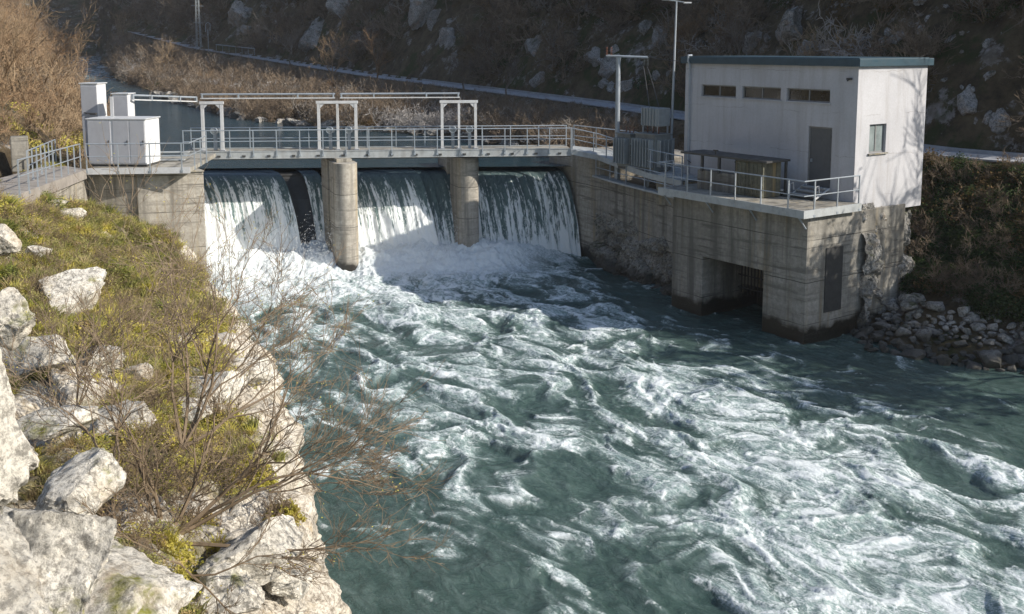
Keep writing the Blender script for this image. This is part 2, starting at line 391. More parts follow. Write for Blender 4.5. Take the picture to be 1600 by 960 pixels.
xs = np.concatenate([np.arange(-300, -40, 3.0), np.arange(-40, 36, .5), np.arange(36, 150, 3.0)])
ys = np.concatenate([np.arange(-60, 28, 2.0), np.arange(28, 112, .5), np.arange(112, 345, 2.2)])
GX, GY = np.meshgrid(xs, ys); GZ = ground_z(GX, GY)
g = G('hillside_soil'); z_ = g.sep()[2]
nn = g.noise(.22, 8, rough=.7)
c = g.mix(g.ramp(g.noise(.9, 7, rough=.7), [(.35, 0.0), (.65, 1.0)]), (.06, .045, .03), (.16, .125, .075))
c = g.mix(g.ramp(nn, [(.52, 0.0), (.60, .8)]), c, (.05, .062, .022))
rk = g.math('MULTIPLY', g.ramp(g.noise(.35, 8, rough=.75), [(.56, 0.0), (.60, 1.0)]), g.ramp(g.noise(2.2, 5), [(.4, .3), (.6, 1.0)]))
c = g.mix(rk, c, g.mix(g.noise(4, 6), (.18, .16, .15), (.46, .43, .40)))
M['soil'] = g.done(c, .95, nrm=g.bump(g.noise(3, 8, rough=.8), 1.0, .25), spec=.1)
ground = link('ground', mesh_np('ground', np.stack([GX, GY, GZ], -1).reshape(-1, 3), grid_faces(len(ys), len(xs)), M['soil'], True))
tag(ground, kind='structure')

# road on the far hillside: a ribbon with kerb edges following the terrain line
def ribbon(P, half, dz, step=.8):
    out = []
    for (a, b) in zip(P[:-1], P[1:]):
        a = Vector(a); b = Vector(b); n = max(1, int((b-a).length/step))
        for i in range(n): out.append(a.lerp(b, i/n))
    out.append(Vector(P[-1]))
    for _ in range(6): out = [out[0]] + [(out[i-1]+out[i]*2+out[i+1])/4 for i in range(1, len(out)-1)] + [out[-1]]
    return out
rp = ribbon(ROAD[1:-1], 0, 0)
g = G('road_gravel_asphalt')
c = g.mix(g.ramp(g.noise(1.2, 6, rough=.7), [(.35, 0.0), (.65, 1.0)]), (.24, .245, .265), (.38, .39, .41))
M['road'] = g.done(c, .9, nrm=g.bump(g.noise(20, 4), .3, .02))
mb = MB(); kb = MB()
def sidev(P, i):
    d = (P[min(i+1, len(P)-1)]-P[max(i-1, 0)]); d.z = 0; d.normalize(); return Vector((-d.y, d.x, 0))
for B, offs in ((mb, ((-1.15, -.02), (-1.15, .06), (1.15, .06), (1.15, -.02))), (kb, ((-1.46, -.75), (-1.42, .22), (-1.18, .22), (-1.18, -.4)))):
    vs = []
    for i, p in enumerate(rp):
        n = sidev(rp, i)*-1
        vs += [p + n*o + Vector((0, 0, h)) for o, h in offs]
    fs = [(i*4+k, i*4+k+1, i*4+4+k+1, i*4+4+k) for i in range(len(rp)-1) for k in range(3)]
    B.add(vs, fs)
tag(mb.build('road', M['road']), kind='structure')
tag(kb.build('road_kerb', M['road']), kind='structure')

# ------------------------------------------------------------------ foreground cliff (limestone), lofted from its lip
yy = np.concatenate([np.arange(-6, 8, .25), np.arange(8, 26, .075), np.arange(26, 47.5, .14)])
tin = np.concatenate([np.arange(0, 7, .075), np.arange(7, 16, .2)])
down = np.linspace(1, 0, 56)[:-1]
nr = len(down)+len(tin)
xe = np.interp(yy, _ey, _ex); ze = np.interp(yy, _ey, _ez)
xe = xe + .45*fbm(yy*.55, yy*0, 2, 3) + .18*fbm(yy*2.0, yy*0, 5, 2)
CX = np.zeros((len(yy), nr)); CY = np.repeat(yy[:, None], nr, 1); CZ = np.zeros_like(CX)
for j, d in enumerate(down):
    CX[:, j] = xe + (.12-.45*sst(11, 16, yy))*d + .10*np.sin(np.pi*(1-d)); CZ[:, j] = (ze-.6)*(1-d) - 1.2*d
for j, t in enumerate(tin):
    X = xe - t; CX[:, len(down)+j] = X
    zz = cliff_z(X, yy); w = sst(0, 1.2, t)
    CZ[:, len(down)+j] = ze*(1-w) + zz*w
# rounding of the lip, blocky bedding and cracks
def rockdisp(X, Y, Z, amp=1.0):
    wx = X + .5*fbm(X*.6, Y*.6, Z*.6, 3); wy = Y + .5*fbm(X*.6+9, Y*.6, Z*.6, 3); wz = Z+.3*fbm(X*.6, Y*.6+9, Z*.6, 3)
    f1, f2, cid = vor(wx*.75, wy*.5, wz*.75)
    e1 = np.minimum(1, (f2-f1)*3.2)
    g1, g2, cid2 = vor(wx*2.3, wy*1.7, wz*2.3)
    e2 = np.minimum(1, (g2-g1)*3.0)
    return amp*(.45*cid + .20*e1 + .13*cid2 + .05*e2 + .20*fbm(X*2.2, Y*2.2, Z*2.2, 5, .65) + .10*ridge(X*3, Y*3, Z*3, 3) - .42)
dsp = rockdisp(CX, CY, CZ)
onface = np.zeros_like(CX); onface[:, :len(down)] = 1
lip = np.exp(-np.concatenate([down*0+0, tin])/1.0)[None]*np.ones_like(CX)
tt_ = np.concatenate([down*0, tin])[None]; lipw = np.exp(-tt_/.7)
CX2 = CX + dsp*.8*lipw; CZ2 = CZ + dsp*(.2*lipw + .85*(1-lipw))
drop = np.zeros_like(CX); drop[:, len(down):] = -.6*np.exp(-tin/.45)[None]
CZ2 += drop
ff = grid_faces(len(yy), nr)
cliff_V = np.stack([CX2, CY, CZ2], -1)
g_cliff = G('cliff_limestone')
def cliff_mat():
    g = G('cliff_limestone'); x, y, z = g.sep()
    n1 = g.noise(.8, 8, rough=.65); n2 = g.noise(7, 8, rough=.78)
    c = g.mix(g.ramp(n1, [(.3, 0.0), (.62, 1.0)]), (.46, .41, .34), (.74, .69, .60))
    c = g.mix(g.ramp(n2, [(.40, .9), (.53, 0.0)]), c, (.13, .105, .08))
    c = g.mix(g.ramp(g.noise(22, 6, rough=.8), [(.40, .7), (.5, 0.0)]), c, (.20, .17, .13))
    c = g.mix(g.ramp(g.noise(1.7, 6, rough=.7), [(.54, 0.0), (.68, .7)]), c, (.42, .33, .20))
    wp = g.node('ShaderNodeVectorMath', {0: g.map(g.pos, (1, .75, .55)), 1: g.node('ShaderNodeVectorMath', {0: g.noise(1.1, 5, out=1), 1: (1.3, 1.3, 1.3)}, operation='MULTIPLY').outputs[0]}, operation='ADD').outputs[0]
    v = g.voro(1.6, wp, 'DISTANCE_TO_EDGE'); v2 = g.voro(6.5, wp, 'DISTANCE_TO_EDGE')
    gate = g.ramp(g.noise(.9, 3), [(.40, 0.0), (.58, .85)])
    cr = g.math('MULTIPLY', g.ramp(v, [(0.0, 1.0), (.025, 0.0)]), gate); cr2 = g.math('MULTIPLY', g.ramp(v2, [(0.0, .8), (.05, 0.0)]), gate)
    c = g.mix(cr, c, (.05, .04, .03)); c = g.mix(cr2, c, (.10, .08, .055))
    veg = g.attr('veg'); mf = g.math('MULTIPLY', veg, g.ramp(g.noise(1.4, 7, rough=.7), [(.33, 0.0), (.5, 1.0)]))
    mc = g.mix(g.ramp(g.noise(4, 6), [(.35, 0.0), (.65, 1.0)]), (.06, .045, .025), (.15, .13, .03))
    c = g.mix(mf, c, mc)
    wf = g.ramp(g.math('ADD', z, g.math('MULTIPLY', g.noise(1.2, 3), -1.0)), [(0.0, .9), (.4, 0.0)])
    c = g.mix(wf, c, (.06, .042, .015))
    h = g.math('SUBTRACT', g.math('ADD', n1, g.math('MULTIPLY', n2, .45)), g.math('MULTIPLY', cr, .3))
    return g.done(c, .88, nrm=g.bump(h, 1.0, .10))
bpy.data.materials.remove(g_cliff.m)
M['cliff'] = cliff_mat()
# where plants grow on the cliff top (kept off the pale lip)
def vegmask(X, Y):
    inl = np.interp(Y, _ey, _ex) - X
    v = sst(.7, 1.8, inl - 1.5*fbm(X*.5, Y*.5, 3, 3)) * sst(-.32, .0, fbm(X*.45, Y*.35, 6, 4) + .12*np.clip((Y-20)/10, -.5, 1))
    px = 800 + F*X/(Y*CP+4*SP)
    return np.clip(v, 0, 1)
veg = vegmask(CX2, CY) * (1-onface)
cl = link('cliff', mesh_np('cliff', cliff_V.reshape(-1, 3), ff[:, ::-1], M['cliff'], True, {'veg': veg}))
tag(cl, kind='structure')

# ------------------------------------------------------------------ river below the weir
FOAM = [(400, 430, 1), (560, 450, .95), (480, 440, 1), (640, 440, .9), (700, 430, .9), (780, 410, .9), (850, 400, .75), (930, 420, .32), (1000, 460, .2), (880, 440, .5), (500, 500, .62), (440, 520, .5), (580, 500, .66), (660, 500, .62),
        (800, 480, .55), (760, 520, .48), (900, 510, .6), (1000, 520, .38), (1100, 530, .14), (460, 570, .36), (560, 600, .36), (640, 560, .4), (700, 560, .5), (820, 560, .46), (700, 640, .58), (640, 700, .5),
        (560, 680, .28), (800, 680, .5), (900, 640, .34), (920, 570, .5), (1000, 580, .68), (1100, 620, .78), (1200, 600, .42), (1250, 650, .55), (1200, 555, .2), (1350, 600, .14), (1500, 640, .08), (1600, 660, .1), (1500, 700, .42),
        (1400, 670, .4), (1250, 720, .8), (1330, 690, .62), (1400, 760, .75), (1550, 760, .55), (1600, 820, .7), (1100, 700, .72), (1000, 690, .52), (900, 730, .3), (760, 740, .4), (830, 800, .4),
        (700, 820, .3), (600, 790, .16), (560, 900, .08), (640, 880, .14), (720, 930, .26), (850, 890, .34), (950, 800, .5), (940, 900, .22), (1050, 780, .7), (1200, 830, .85), (1150, 910, .62), (1050, 870, .24),
        (1300, 900, .9), (1450, 890, .85), (1580, 910, .75), (1500, 830, .55), (1480, 800, .5), (1300, 800, .8), (1120, 790, .6)]
fc = np.array([(*at(p[0], p[1], 0.0).xy, p[2]) for p in FOAM])
CREST_Z = 4.75
NOSE1 = Vector((xat(547, 49.4, 0), 49.4, 0)) ; NOSE2 = Vector((xat(737, 52.0, 0), 52.0, 0))
wx_ = np.concatenate([np.arange(-17, -16, .3), np.arange(-16, 21, .05), np.arange(21, 120, 2.0)])
wy_ = np.concatenate([np.arange(-40, 15, 1.5), np.arange(15, 35, .05), np.arange(35, 57, .06)])
X, Y = np.meshgrid(wx_, wy_)
den = np.zeros_like(X); nw = np.zeros_like(X)
for cx, cy, d in fc:
    s = .055*max(cy, 12)
    w = np.exp(-((X-cx)**2/(s*s*.8)+(Y-cy)**2/(s*s*1.5))) + 1e-9/((X-cx)**2+(Y-cy)**2+1); den += w*d; nw += w
den /= nw
FL = Vector((.60, -.80)).normalized()                       # main current
a_ = X*FL.x + Y*FL.y; b_ = -X*FL.y + Y*FL.x
q1 = fbm(a_*.22, b_*.3, 1, 3); q2 = fbm(a_*.22+31, b_*.3, 2, 3)
a2 = a_ + 1.9*q1; b2 = b_ + 1.9*q2
r1 = fbm(a2*.9, b2*.9, 3, 3); r2 = fbm(a2*.9+17, b2*.9, 4, 3)
a3 = a2 + .55*r1; b3 = b2 + .55*r2
dist_weir = np.clip((Y-44)/8, 0, 1)
swell = fbm(a2*.26, b2*.48, 5, 2); cre = ridge(a2*.34, b2*.62, 6, 3, .5); chop = ridge(a3*1.2, b3*1.5, 7, 3, .5); rip = fbm(a3*4.2, b3*5.0, 8, 3, .6)
calm = sst(.05, .45, den)
H = (.34*swell + .20*(cre-.55))*(.35+.65*calm) + .045*(chop-.5)*(.3+.7*calm) + .022*rip + .010*fbm(a3*11, b3*13, 9, 2)
# foam: a milky body that follows the boils, torn by thin filaments at several sizes
aa, bb = a3 + .35*fbm(a3*1.6, b3*1.6, 40, 3), b3 + .35*fbm(a3*1.6+7, b3*1.6, 41, 3)
body = fbm(a3*.38, b3*.95, 13, 6, .66)*1.5 + .42*np.clip((cre-.5)*2, -1, 1) + .25*swell
body = (body-body.mean())/body.std()
f1_ = 1-np.minimum(1, np.abs(perlin(aa*.50, bb*1.3, 50))*4.5)
f2_ = 1-np.minimum(1, np.abs(perlin(aa*1.15, bb*2.7, 51))*4.0)
f3_ = 1-np.minimum(1, np.abs(perlin(aa*2.6, bb*5.2, 52))*3.2)
f4_ = 1-np.minimum(1, np.abs(perlin(aa*5.5, bb*10, 53))*2.6)
fila = (f1_**1.5*.9 + f2_**1.5*.8 + f3_*.6 + f4_*.45)
fila = (fila-fila.mean())/fila.std()
dd = np.interp(den, [0, .08, .2, .35, .5, .65, .8, .9, 1], [-3.2, -2.6, -1.75, -1.0, -.48, -.02, .48, 1.4, 2.6])
b_lvl = dd + body*.78
foam = sst(.05, 3.9, b_lvl*.85 + fila*1.45*(.40+.60*sst(-1.6, .6, b_lvl)) + .35)
thin = np.clip(.10 + sst(-1.5, 1.5, b_lvl + .5*fbm(a3*.8, b3*1.1, 61, 3)), 0, 1)
H = H + foam*.022*(.3+chop)
# boil at the foot of the falls
mx = np.minimum(1, dist_weir)
mound = sst(43.5, 49.5, Y)*sst(2.5, -1.5, X - (Y-50)*.4)
bo = fbm(X*.7, Y*.7, 20, 5, .6); bl = np.abs(fbm(X*1.5, Y*1.5, 21, 4, .6))
bz = np.interp(X, [-14, -6, 3], [50.2, 51.2, 52.4])
H = H*(1-.5*mound) + mound*(.10 + .85*sst(-2.2, .3, Y-bz) + .30*bo*(1+sst(-3, 0, Y-bz)) + .22*bl + .10*fbm(X*3.5, Y*3.5, 22, 4, .65))
foam = np.maximum(foam, mound*sst(-3.6, -1.2, Y-bz + .8*bo)*sst(5.2, 2.6, X))
H *= sst(12, 17, Y)*.9+.1
# quiet water along the right bank walls
flat = lambda v: v.reshape(-1)
def mat_water(name='river_water', up=False):
    g = G(name)
    fo = g.attr('foam'); th = g.attr('thin'); x, y, z = g.sep()
    rt = g.node('ShaderNodeVectorRotate', {'Vector': g.pos, 'Angle': -math.atan2(-.80, .60)}, rotation_type='Z_AXIS').outputs[0]
    st = g.map(rt, (.62, 1.25, 1.6))
    fine = g.noise(7, 9, st, rough=.75, dist=.6); med = g.noise(2.2, 6, st, rough=.65, dist=.8)
    deep = g.mix(g.ramp(g.noise(.12, 4), [(.35, 0.0), (.65, 1.0)]), (.034, .064, .056), (.056, .094, .084))
    if up: deep = g.mix(g.ramp(g.noise(.12, 4), [(.35, 0.0), (.65, 1.0)]), (.010, .030, .038), (.016, .042, .050))
    aer = g.mix(g.ramp(med, [(.35, 0.0), (.65, 1.0)]), (.12, .19, .18), (.30, .39, .38))
    base = g.mix(g.ramp(g.math('ADD', th, g.math('MULTIPLY', g.math('SUBTRACT', med, .5), .5)), [(.05, 0.0), (.75, 1.0)]), deep, aer)
    ft = g.math('ADD', fo, g.math('MULTIPLY', g.math('SUBTRACT', fine, .5), 1.25))
    if not up:                                  # lace: thin torn veins between the patches
        for sc_, k_, wd in ((.9, .55, 13.0), (2.2, .50, 10.0), (5.2, .36, 7.0)):
            nz_ = g.noise(sc_, 4, g.map(rt, (.62, 1.5, 2)), rough=.6, dist=1.5)
            vn = g.math('SUBTRACT', 1.0, g.math('MULTIPLY', g.math('ABSOLUTE', g.math('SUBTRACT', nz_, .5)), wd*2), True)
            ft = g.math('ADD', ft, g.math('MULTIPLY', g.math('MULTIPLY', vn, vn), g.math('MULTIPLY', g.ramp(th, [(.08, 0.0), (.6, 1.0)]), k_)))
    ff_ = g.ramp(g.math('MULTIPLY', ft, 1.0, True), [(.06, 0.0), (.5, .45), (1.0, 1.0)])
    keep = g.ramp(g.math('MAXIMUM', fo, g.math('MULTIPLY', th, .45)), [(.02, 0.0), (.16, 1.0)]); ff_ = g.math('MULTIPLY', ff_, keep)
    col = g.mix(ff_, base, g.mix(fine, (.60, .66, .68), (.82, .86, .87)))
    nr_ = g.bump(g.math('ADD', g.math('MULTIPLY', fine, .6), med), .85, .10)
    nr_ = g.bump(g.noise(16, 4, st, dist=.4), .35, .02, nr_)
    return g.done(col, g.ramp(ff_, [(0, .10), (.6, .7)]), nrm=nr_, spec=.5, IOR=1.33)
M['water'] = mat_water()
wat = link('river', mesh_np('river', np.stack([X, Y, H], -1).reshape(-1, 3), grid_faces(len(wy_), len(wx_)), M['water'], True, {'foam': foam, 'thin': thin}))
tag(wat, kind='structure')

# river above the weir (reservoir and the rapids farther up)
def along(P, n, lo=0):
    P = [Vector(p) for p in P]; L = [0]
    for i in range(1, len(P)): L.append(L[-1] + (P[i]-P[i-1]).length)
    t = np.linspace(0, L[-1], n); return np.stack([np.interp(t, L, [p[k] for p in P]) for k in range(3)], 1)
CL = Vector((-20, 53.4, 0)); CR = Vector((3.6, 54.6, 0))
Rp = along([p for p in R_E[1:9]] + [(3.6, 54.6, 4.8)], 420); Lp = along([(-118, 250, 8.7), (-82, 172, 5.7), (-55, 118, 4.9), (-42, 92, 4.8), (-31, 68, 4.8), (-20, 53.4, 4.8)], 420)
s = np.linspace(-.06, 1.06, 130)[None, :, None]
UV = Lp[:, None]*(1-s) + Rp[:, None]*s
UV[..., 2] = np.minimum(UV[..., 2], 20)
X, Y = UV[..., 0], UV[..., 1]
rap = sst(105, 190, Y)
UV[..., 2] += (.02*fbm(X*1.2, Y*1.2, 3, 3) + rap*(.35*fbm(X*.35, Y*.35, 4, 4)))
fo = sst(.75, 1.3, rap*.9 + .8*fbm(X*.6, Y*.3, 5, 5, .65))*.8*rap
M['water_up'] = mat_water('upstream_water', True)
uw = link('reservoir', mesh_np('reservoir', UV.reshape(-1, 3), grid_faces(420, 130), M['water_up'], True, {'foam': fo, 'thin': rap*.25}))
tag(uw, kind='structure')

# ------------------------------------------------------------------ weir: piers, sill, falls
FLOW = Vector((.62, -.78, 0)).normalized()
PT = 5.52
def pier(name, nose, label, wid=1.12, length=3.4, gap=None):
    t = thing(name, (nose.x, nose.y, 0), label, 'pier', 'round nosed concrete piers of the weir')
    m = MB(); U = Vector((-.36, .933, 0)); W = Vector((.933, .36, 0)); c = nose + U*(wid/2); poly = []
    for i in range(17):
        a = -math.pi/2 + math.pi*i/16
        poly.append(c - U*(wid/2)*math.cos(a) + W*(wid/2)*math.sin(a))
    s0 = 1.25; s1 = 1.75; dpt = .22
    for sgn in (1, -1):
        seq = [(0, 0), (s0, 0), (s0, dpt), (s1, dpt), (s1, 0), (length, 0)]
        if sgn < 0: seq = seq[::-1]
        for al, ins in seq[(1 if sgn > 0 else 0):(None if sgn > 0 else -1)]:
            poly.append(c + U*al + W*sgn*(wid/2-ins))
    m.prism([(p.x, p.y) for p in poly], -1.5, PT)
    m.build('pier_shaft', M['concrete_pale'], t, smooth=True)
    cap = MB().box(c + U*(length*.5-.2) + Vector((0, 0, PT+.08)), (length-.9, wid-.35, .16), U)
    cap.build('bearing_block', M['concrete_dry'], t, bevel=.02)
    gd = MB()
    for sgn in (-1, 1):
        gd.box(c + U*((s0+s1)/2) + W*sgn*(wid/2-dpt+.03) + Vector((0, 0, 3.0)), (s1-s0-.1, .06, 4.9), U)
    gd.build('gate_guide', M['dark'], t)
    return t
pier('concrete_pier', NOSE1, 'streaked concrete pier between the left and the middle waterfall')
pier('concrete_pier', NOSE2, 'streaked concrete pier between the middle and the right waterfall')

# falls: sheets of water over the gate crests
def fall(name, A, B, label, reach=3.0, foamy=1.0, gapn=3, seed=0, lo=.25, curl=.0):
    L = (B-A).length; ns = int(L/.045); nv = 150
    s = np.linspace(0, 1, ns)[:, None]; v = np.linspace(-.28, 1, nv)[None]
    x0 = A.x + (B.x-A.x)*s; y0 = A.y + (B.y-A.y)*s
    vp = np.clip(v, 0, 1); vn = np.clip(-v, 0, 1)
    sm = s*L
    streak = fbm(sm*2.4+seed*9, v*1.1, seed, 5, .65); lump = fbm(sm*.7+seed*5, v*1.3, seed+3, 3)
    off = reach*(vp**.62) + .30*streak*vp**.5 + .25*lump*vp - 4.0*vn
    z = CREST_Z - .06 - (CREST_Z-lo)*(vp**1.75) - .12*vp**.4 + .12*lump*vp + vn*.25
    X = x0 + FLOW.x*off + 0*v; Y = y0 + FLOW.y*off + 0*v
    f = (fbm(sm*4.5+seed, v*1.25+0*s, 30+seed, 5, .75)*1.5 + .8*fbm(sm*16, v*6, 31+seed, 4, .7) + vp*1.35*foamy + .5*lump - .22 + (foamy-1)*.45)
    foam = sst(-.15, 1.05, f)*sst(.04, .20, vp + .06*streak) + .0*s
    foam = np.clip(foam + .5*sst(.8, 1, vp)*foamy, 0, 1)
    thin = np.clip(.25 + .35*vp + .3*streak, 0, 1)*min(1, foamy*.8)*sst(.03, .2, vp)
    me = mesh_np(name, np.stack([X, Y, z+0*X], -1).reshape(-1, 3), grid_faces(ns, nv), M['fall'], True, {'foam': foam, 'thin': thin})
    o = link(name, me); tag(o, kind='structure'); return o
def mat_fall():
    g = G('falling_water'); fo = g.attr('foam'); th = g.attr('thin')
    sv_ = g.map(g.pos, (7, 7, 1.5)); fine = g.noise(1.0, 8, sv_, rough=.75, dist=.5); f2 = g.noise(1.0, 6, g.map(g.pos, (22, 22, 7)), rough=.7)
    aer = g.mix(g.ramp(fine, [(.3, 0.0), (.7, 1.0)]), (.10, .17, .165), (.30, .42, .40))
    base = g.mix(g.ramp(th, [(0, 0.0), (.6, 1.0)]), (.010, .020, .034), aer)
    ft = g.math('ADD', fo, g.math('MULTIPLY', g.math('SUBTRACT', g.math('MULTIPLY_ADD', fine, .6) if False else g.math('ADD', g.math('MULTIPLY', fine, .6), g.math('MULTIPLY', f2, .4)), .5), 2.2))
    ff_ = g.math('MULTIPLY', g.ramp(ft, [(.30, 0.0), (.72, 1.0)]), g.ramp(fo, [(0.0, 0.0), (.12, 1.0)]))
    col = g.mix(ff_, base, (.84, .87, .87))
    return g.done(col, g.ramp(ff_, [(0, .12), (.6, .65)]), nrm=g.bump(fine, .8, .12), IOR=1.33)
M['fall'] = mat_fall()
def cr(px, Y): return Vector((xat(px, Y, CREST_Z), Y, 0))
fall('waterfall', cr(235, 53.2), cr(428, 53.6), '', 3.2, 1.0, seed=1)
fall('waterfall', cr(462, 53.9), cr(489, 54.0), '', 2.4, 1.0, seed=2)
fall('waterfall', cr(520, 54.1), cr(640, 54.4), '', 2.8, 1.0, seed=3)
fall('waterfall', cr(641.5, 54.5), cr(690, 54.6), '', 2.4, .72, seed=4)
fall('waterfall', cr(712, 54.9), cr(866, 55.3), '', 2.2, .78, seed=5)

# steel gates the water runs over, just under the sheets
for i, (a, b, ya, yb, lab) in enumerate([(235, 489, 53.3, 54.1, 'dark steel flap gate under the left waterfall'), (520, 690, 54.2, 54.7, 'dark steel flap gate under the middle waterfall'), (712, 866, 55.0, 55.4, 'dark steel flap gate under the right waterfall')]):
    A = cr(a, ya); B = cr(b, yb); d = (B-A).normalized()
    t = thing('weir_gate', ((A+B)/2).to_tuple(), lab, 'gate', 'flap gates of the weir')
    m = MB(); up = Vector((-FLOW.x, -FLOW.y, 0))
    prof = [(-.1, CREST_Z-.22), (.6, CREST_Z-.22), (.9, CREST_Z-1.2), (.9, -1), (-1.7, -1), (-1.6, 1.0), (-.9, 3.2)]
    n = len(prof); vs = [P + up*o + Vector((0, 0, z)) for P in (A, B) for o, z in prof]
    m.add(vs, [tuple(range(n)), tuple(range(2*n-1, n-1, -1))] + [(k, (k+1) % n, n+(k+1) % n, n+k) for k in range(n)])
    m.build('gate_leaf', M['dark'], t)
    hb = MB().tube([A + Vector((0, 0, CREST_Z-.35)) + up*-.12, B + Vector((0, 0, CREST_Z-.35)) + up*-.12], .1, 8)
    hb.build('crest_pipe', M['dark'], t, smooth=True)

# spray: droplets thrown up at the foot of the falls
def droplets():
    V = []; Fs = []; k = 0
    pts = []
    for (a, b, y, n) in ((325, 520, 50.3, 8000), (560, 715, 51.6, 6000), (750, 890, 52.6, 2600)):
        for _ in range(n):
            px = random.uniform(a, b); h = .5 + random.expovariate(1.9); yy_ = y + random.gauss(0, .8) - .2*h
            if h > 3.2: continue
            pts.append((xat(px, yy_, h), yy_, h, random.uniform(.005, .016)))
    for x, y, z, r in pts:
        V += [(x+r, y, z), (x-r, y, z), (x, y+r, z), (x, y-r, z), (x, y, z+r*1.3), (x, y, z-r*1.3)]
        Fs += [(k+a, k+b, k+c) for a, b, c in ((0, 2, 4), (2, 1, 4), (1, 3, 4), (3, 0, 4), (2, 0, 5), (1, 2, 5), (3, 1, 5), (0, 3, 5))]; k += 6
    g = G('spray_drops'); m = g.done((.88, .9, .9), .5)
    return link('spray', mesh_np('spray', V, Fs, m))
tag(droplets(), 'white spray drops thrown up at the foot of the waterfalls', 'spray', kind='stuff')

# ------------------------------------------------------------------ left abutment, walls, intake block
def zc(*pts): return [(p.x, p.y) for p in pts]
YA = 43.8
a0 = Vector((xat(136, YA+.3, 5.7), YA+.3, 0)); a1 = Vector((xat(212, YA+.2, 5.7), YA+.2, 0)); a2 = Vector((xat(213, YA+.02, 5.7), YA+.02, 0)); a3 = Vector((xat(318, YA+.85, 5.7), YA+.85, 0))
b3 = a3 + U*8.5; b0 = a0 + Vector((-1.5, 8.5, 0))
t = thing('weir_abutment', a2.to_tuple(), 'sunlit concrete abutment at the left end of the weir', 'abutment')
MB().prism(zc(a0, a1, a2, a3, b3, b0), -1.5, 5.72).build('abutment_wall', M['concrete_pale'], t, bevel=.04)
MB().prism(zc(a2+Vector((.02, -.08, 0)), a3+Vector((.05, -.06, 0)), b3+Vector((.05, 0, 0)), a2+Vector((0, 3, 0))), 5.724, 5.80).build('abutment_cap', M['concrete_dry'], t, bevel=.015)
# retaining wall under the path on the left
q0 = Vector((xat(30, 33.0, 6.2), 33.0, 0)); q1 = a0.copy()
t = thing('path_retaining_wall', q1.to_tuple(), 'low rough concrete wall under the path railing on the left', 'retaining wall')
MB().prism(zc(q0, q1+Vector((0, -.02, 0)), q1+Vector((-.5, .1, 0)), q0+Vector((-.5, 0, 0))), 3.6, [6.25, 5.70, 5.70, 6.25]).build('wall_body', M['concrete_pale'], t, bevel=.03)

# right abutment with wing wall
PA = Vector((xat(858, 56.5, 4), 56.5, 0)); PB = Vector((xat(905, 54.0, 4), 54.0, 0)); PC = Vector((xat(935, 52.2, 0), 52.2, 0))
t = thing('weir_abutment', PB.to_tuple(), 'pale streaked concrete abutment at the right end of the weir', 'abutment')
MB().prism(zc(PA, PB, PC, PC+Vector((6, 1, 0)), PA+Vector((6, 3, 0))), -1.5, [5.5]*5).build('abutment_wall', M['concrete_pale'], t, bevel=.04)
# block corners
C2 = at(1255, 540, 0); C3 = C2 - U*-1*0 + U*((7.15)); CE = C2 + W*3.1
PD = C3 + W*1.2
t = thing('river_wall', PC.to_tuple(), 'stained concrete river wall on rock between the abutment and the intake block', 'wall')
MB().prism(zc(PC+Vector((.05, 0, 0)), PD, PD+W*4, PC+Vector((5, 3, 0))), 1.9, 4.5).build('wall_body', M['concrete'], t, bevel=.03)
def rocky_strip(P, Q, z0, z1, amp, name, mat, parent, nn_=160, nz_=40, lean=.3):
    s = np.linspace(0, 1, nn_)[:, None]; v = np.linspace(0, 1, nz_)[None]
    n = Vector((-(Q-P).y, (Q-P).x, 0)).normalized()
    if n.y > 0: n = -n
    X = P.x+(Q.x-P.x)*s+0*v; Y = P.y+(Q.y-P.y)*s+0*v; Z = z0+(z1-z0)*v+0*s
    d = rockdisp(X*1.1, Y*1.1, Z*1.1, amp) + lean*(1-v)
    X = X+n.x*d; Y = Y+n.y*d; org = ORG.get(parent, Vector((0, 0, 0)))
    me = mesh_np(name, np.stack([X-org.x, Y-org.y, Z-org.z], -1).reshape(-1, 3), grid_faces(nn_, nz_), mat, False)
    o = link(name, me); o.parent = parent; ORG[o] = org; return o
rocky_strip(PC+Vector((.1, .3, 0)), PD+Vector((.1, .3, 0)), -.8, 2.8, 1.2, 'rock_footing', M['rock_wall'], t)

# intake block with its opening
t = thing('intake_block', C2.to_tuple(), 'big board-marked concrete intake block rising from the river under the power house platform', 'intake')
TOPZ = 4.88; dep = 1.9
def blk(s0, s1, d0, d1, z0, z1, mat=None):     # s along the front from the right corner, d depth behind the front
    p = [C2+U*s0+W*d0, C2+U*s1+W*d0, C2+U*s1+W*d1, C2+U*s0+W*d1]
    return zc(*p), z0, z1
Lf = 7.15
m = MB(); m.prism(*blk(0, Lf, 0, 6.0, 2.5, TOPZ))
m.prism(*blk(0, 2.05, .0, 3.1, -1.5, 2.498)); m.prism(*blk(5.35, Lf, 0, 6, -1.5, 2.498)); m.prism(*blk(2.05, 5.35, 2.4, 2.8, 1.05, 2.498))
m.prism(*blk(0, 2.05, 3.1, 6, -1.5, 2.498)); m.prism(*blk(2.05, 5.35, 3.4, 3.6, -1.5, 1.05))
m.build('block_walls', M['concrete'], t, bevel=.025)
m = MB()
for i in range(18):
    p = C2 + U*(2.1+i*.18) + W*2.2; m.box(p + Vector((0, 0, 1.6)), (.025, .05, 1.75), U)
for z in (.95, 1.5, 2.0): m.box(C2+U*3.7+W*2.15+Vector((0, 0, z)), (3.2, .04, .05), U)
m.build('trash_rack', M['dark'], t)
m = MB()
m.box(C2 + W*1.6 + U*-.012 + Vector((0, 0, 2.35)), (.05, 1.0, 2.5), U); m.build('recess_shade_panel', M['dark'], t, 'dark flat panel standing for the shade of a narrow recess in the block side')  # flat dark sheet painted as recess shade; the wall behind is solid
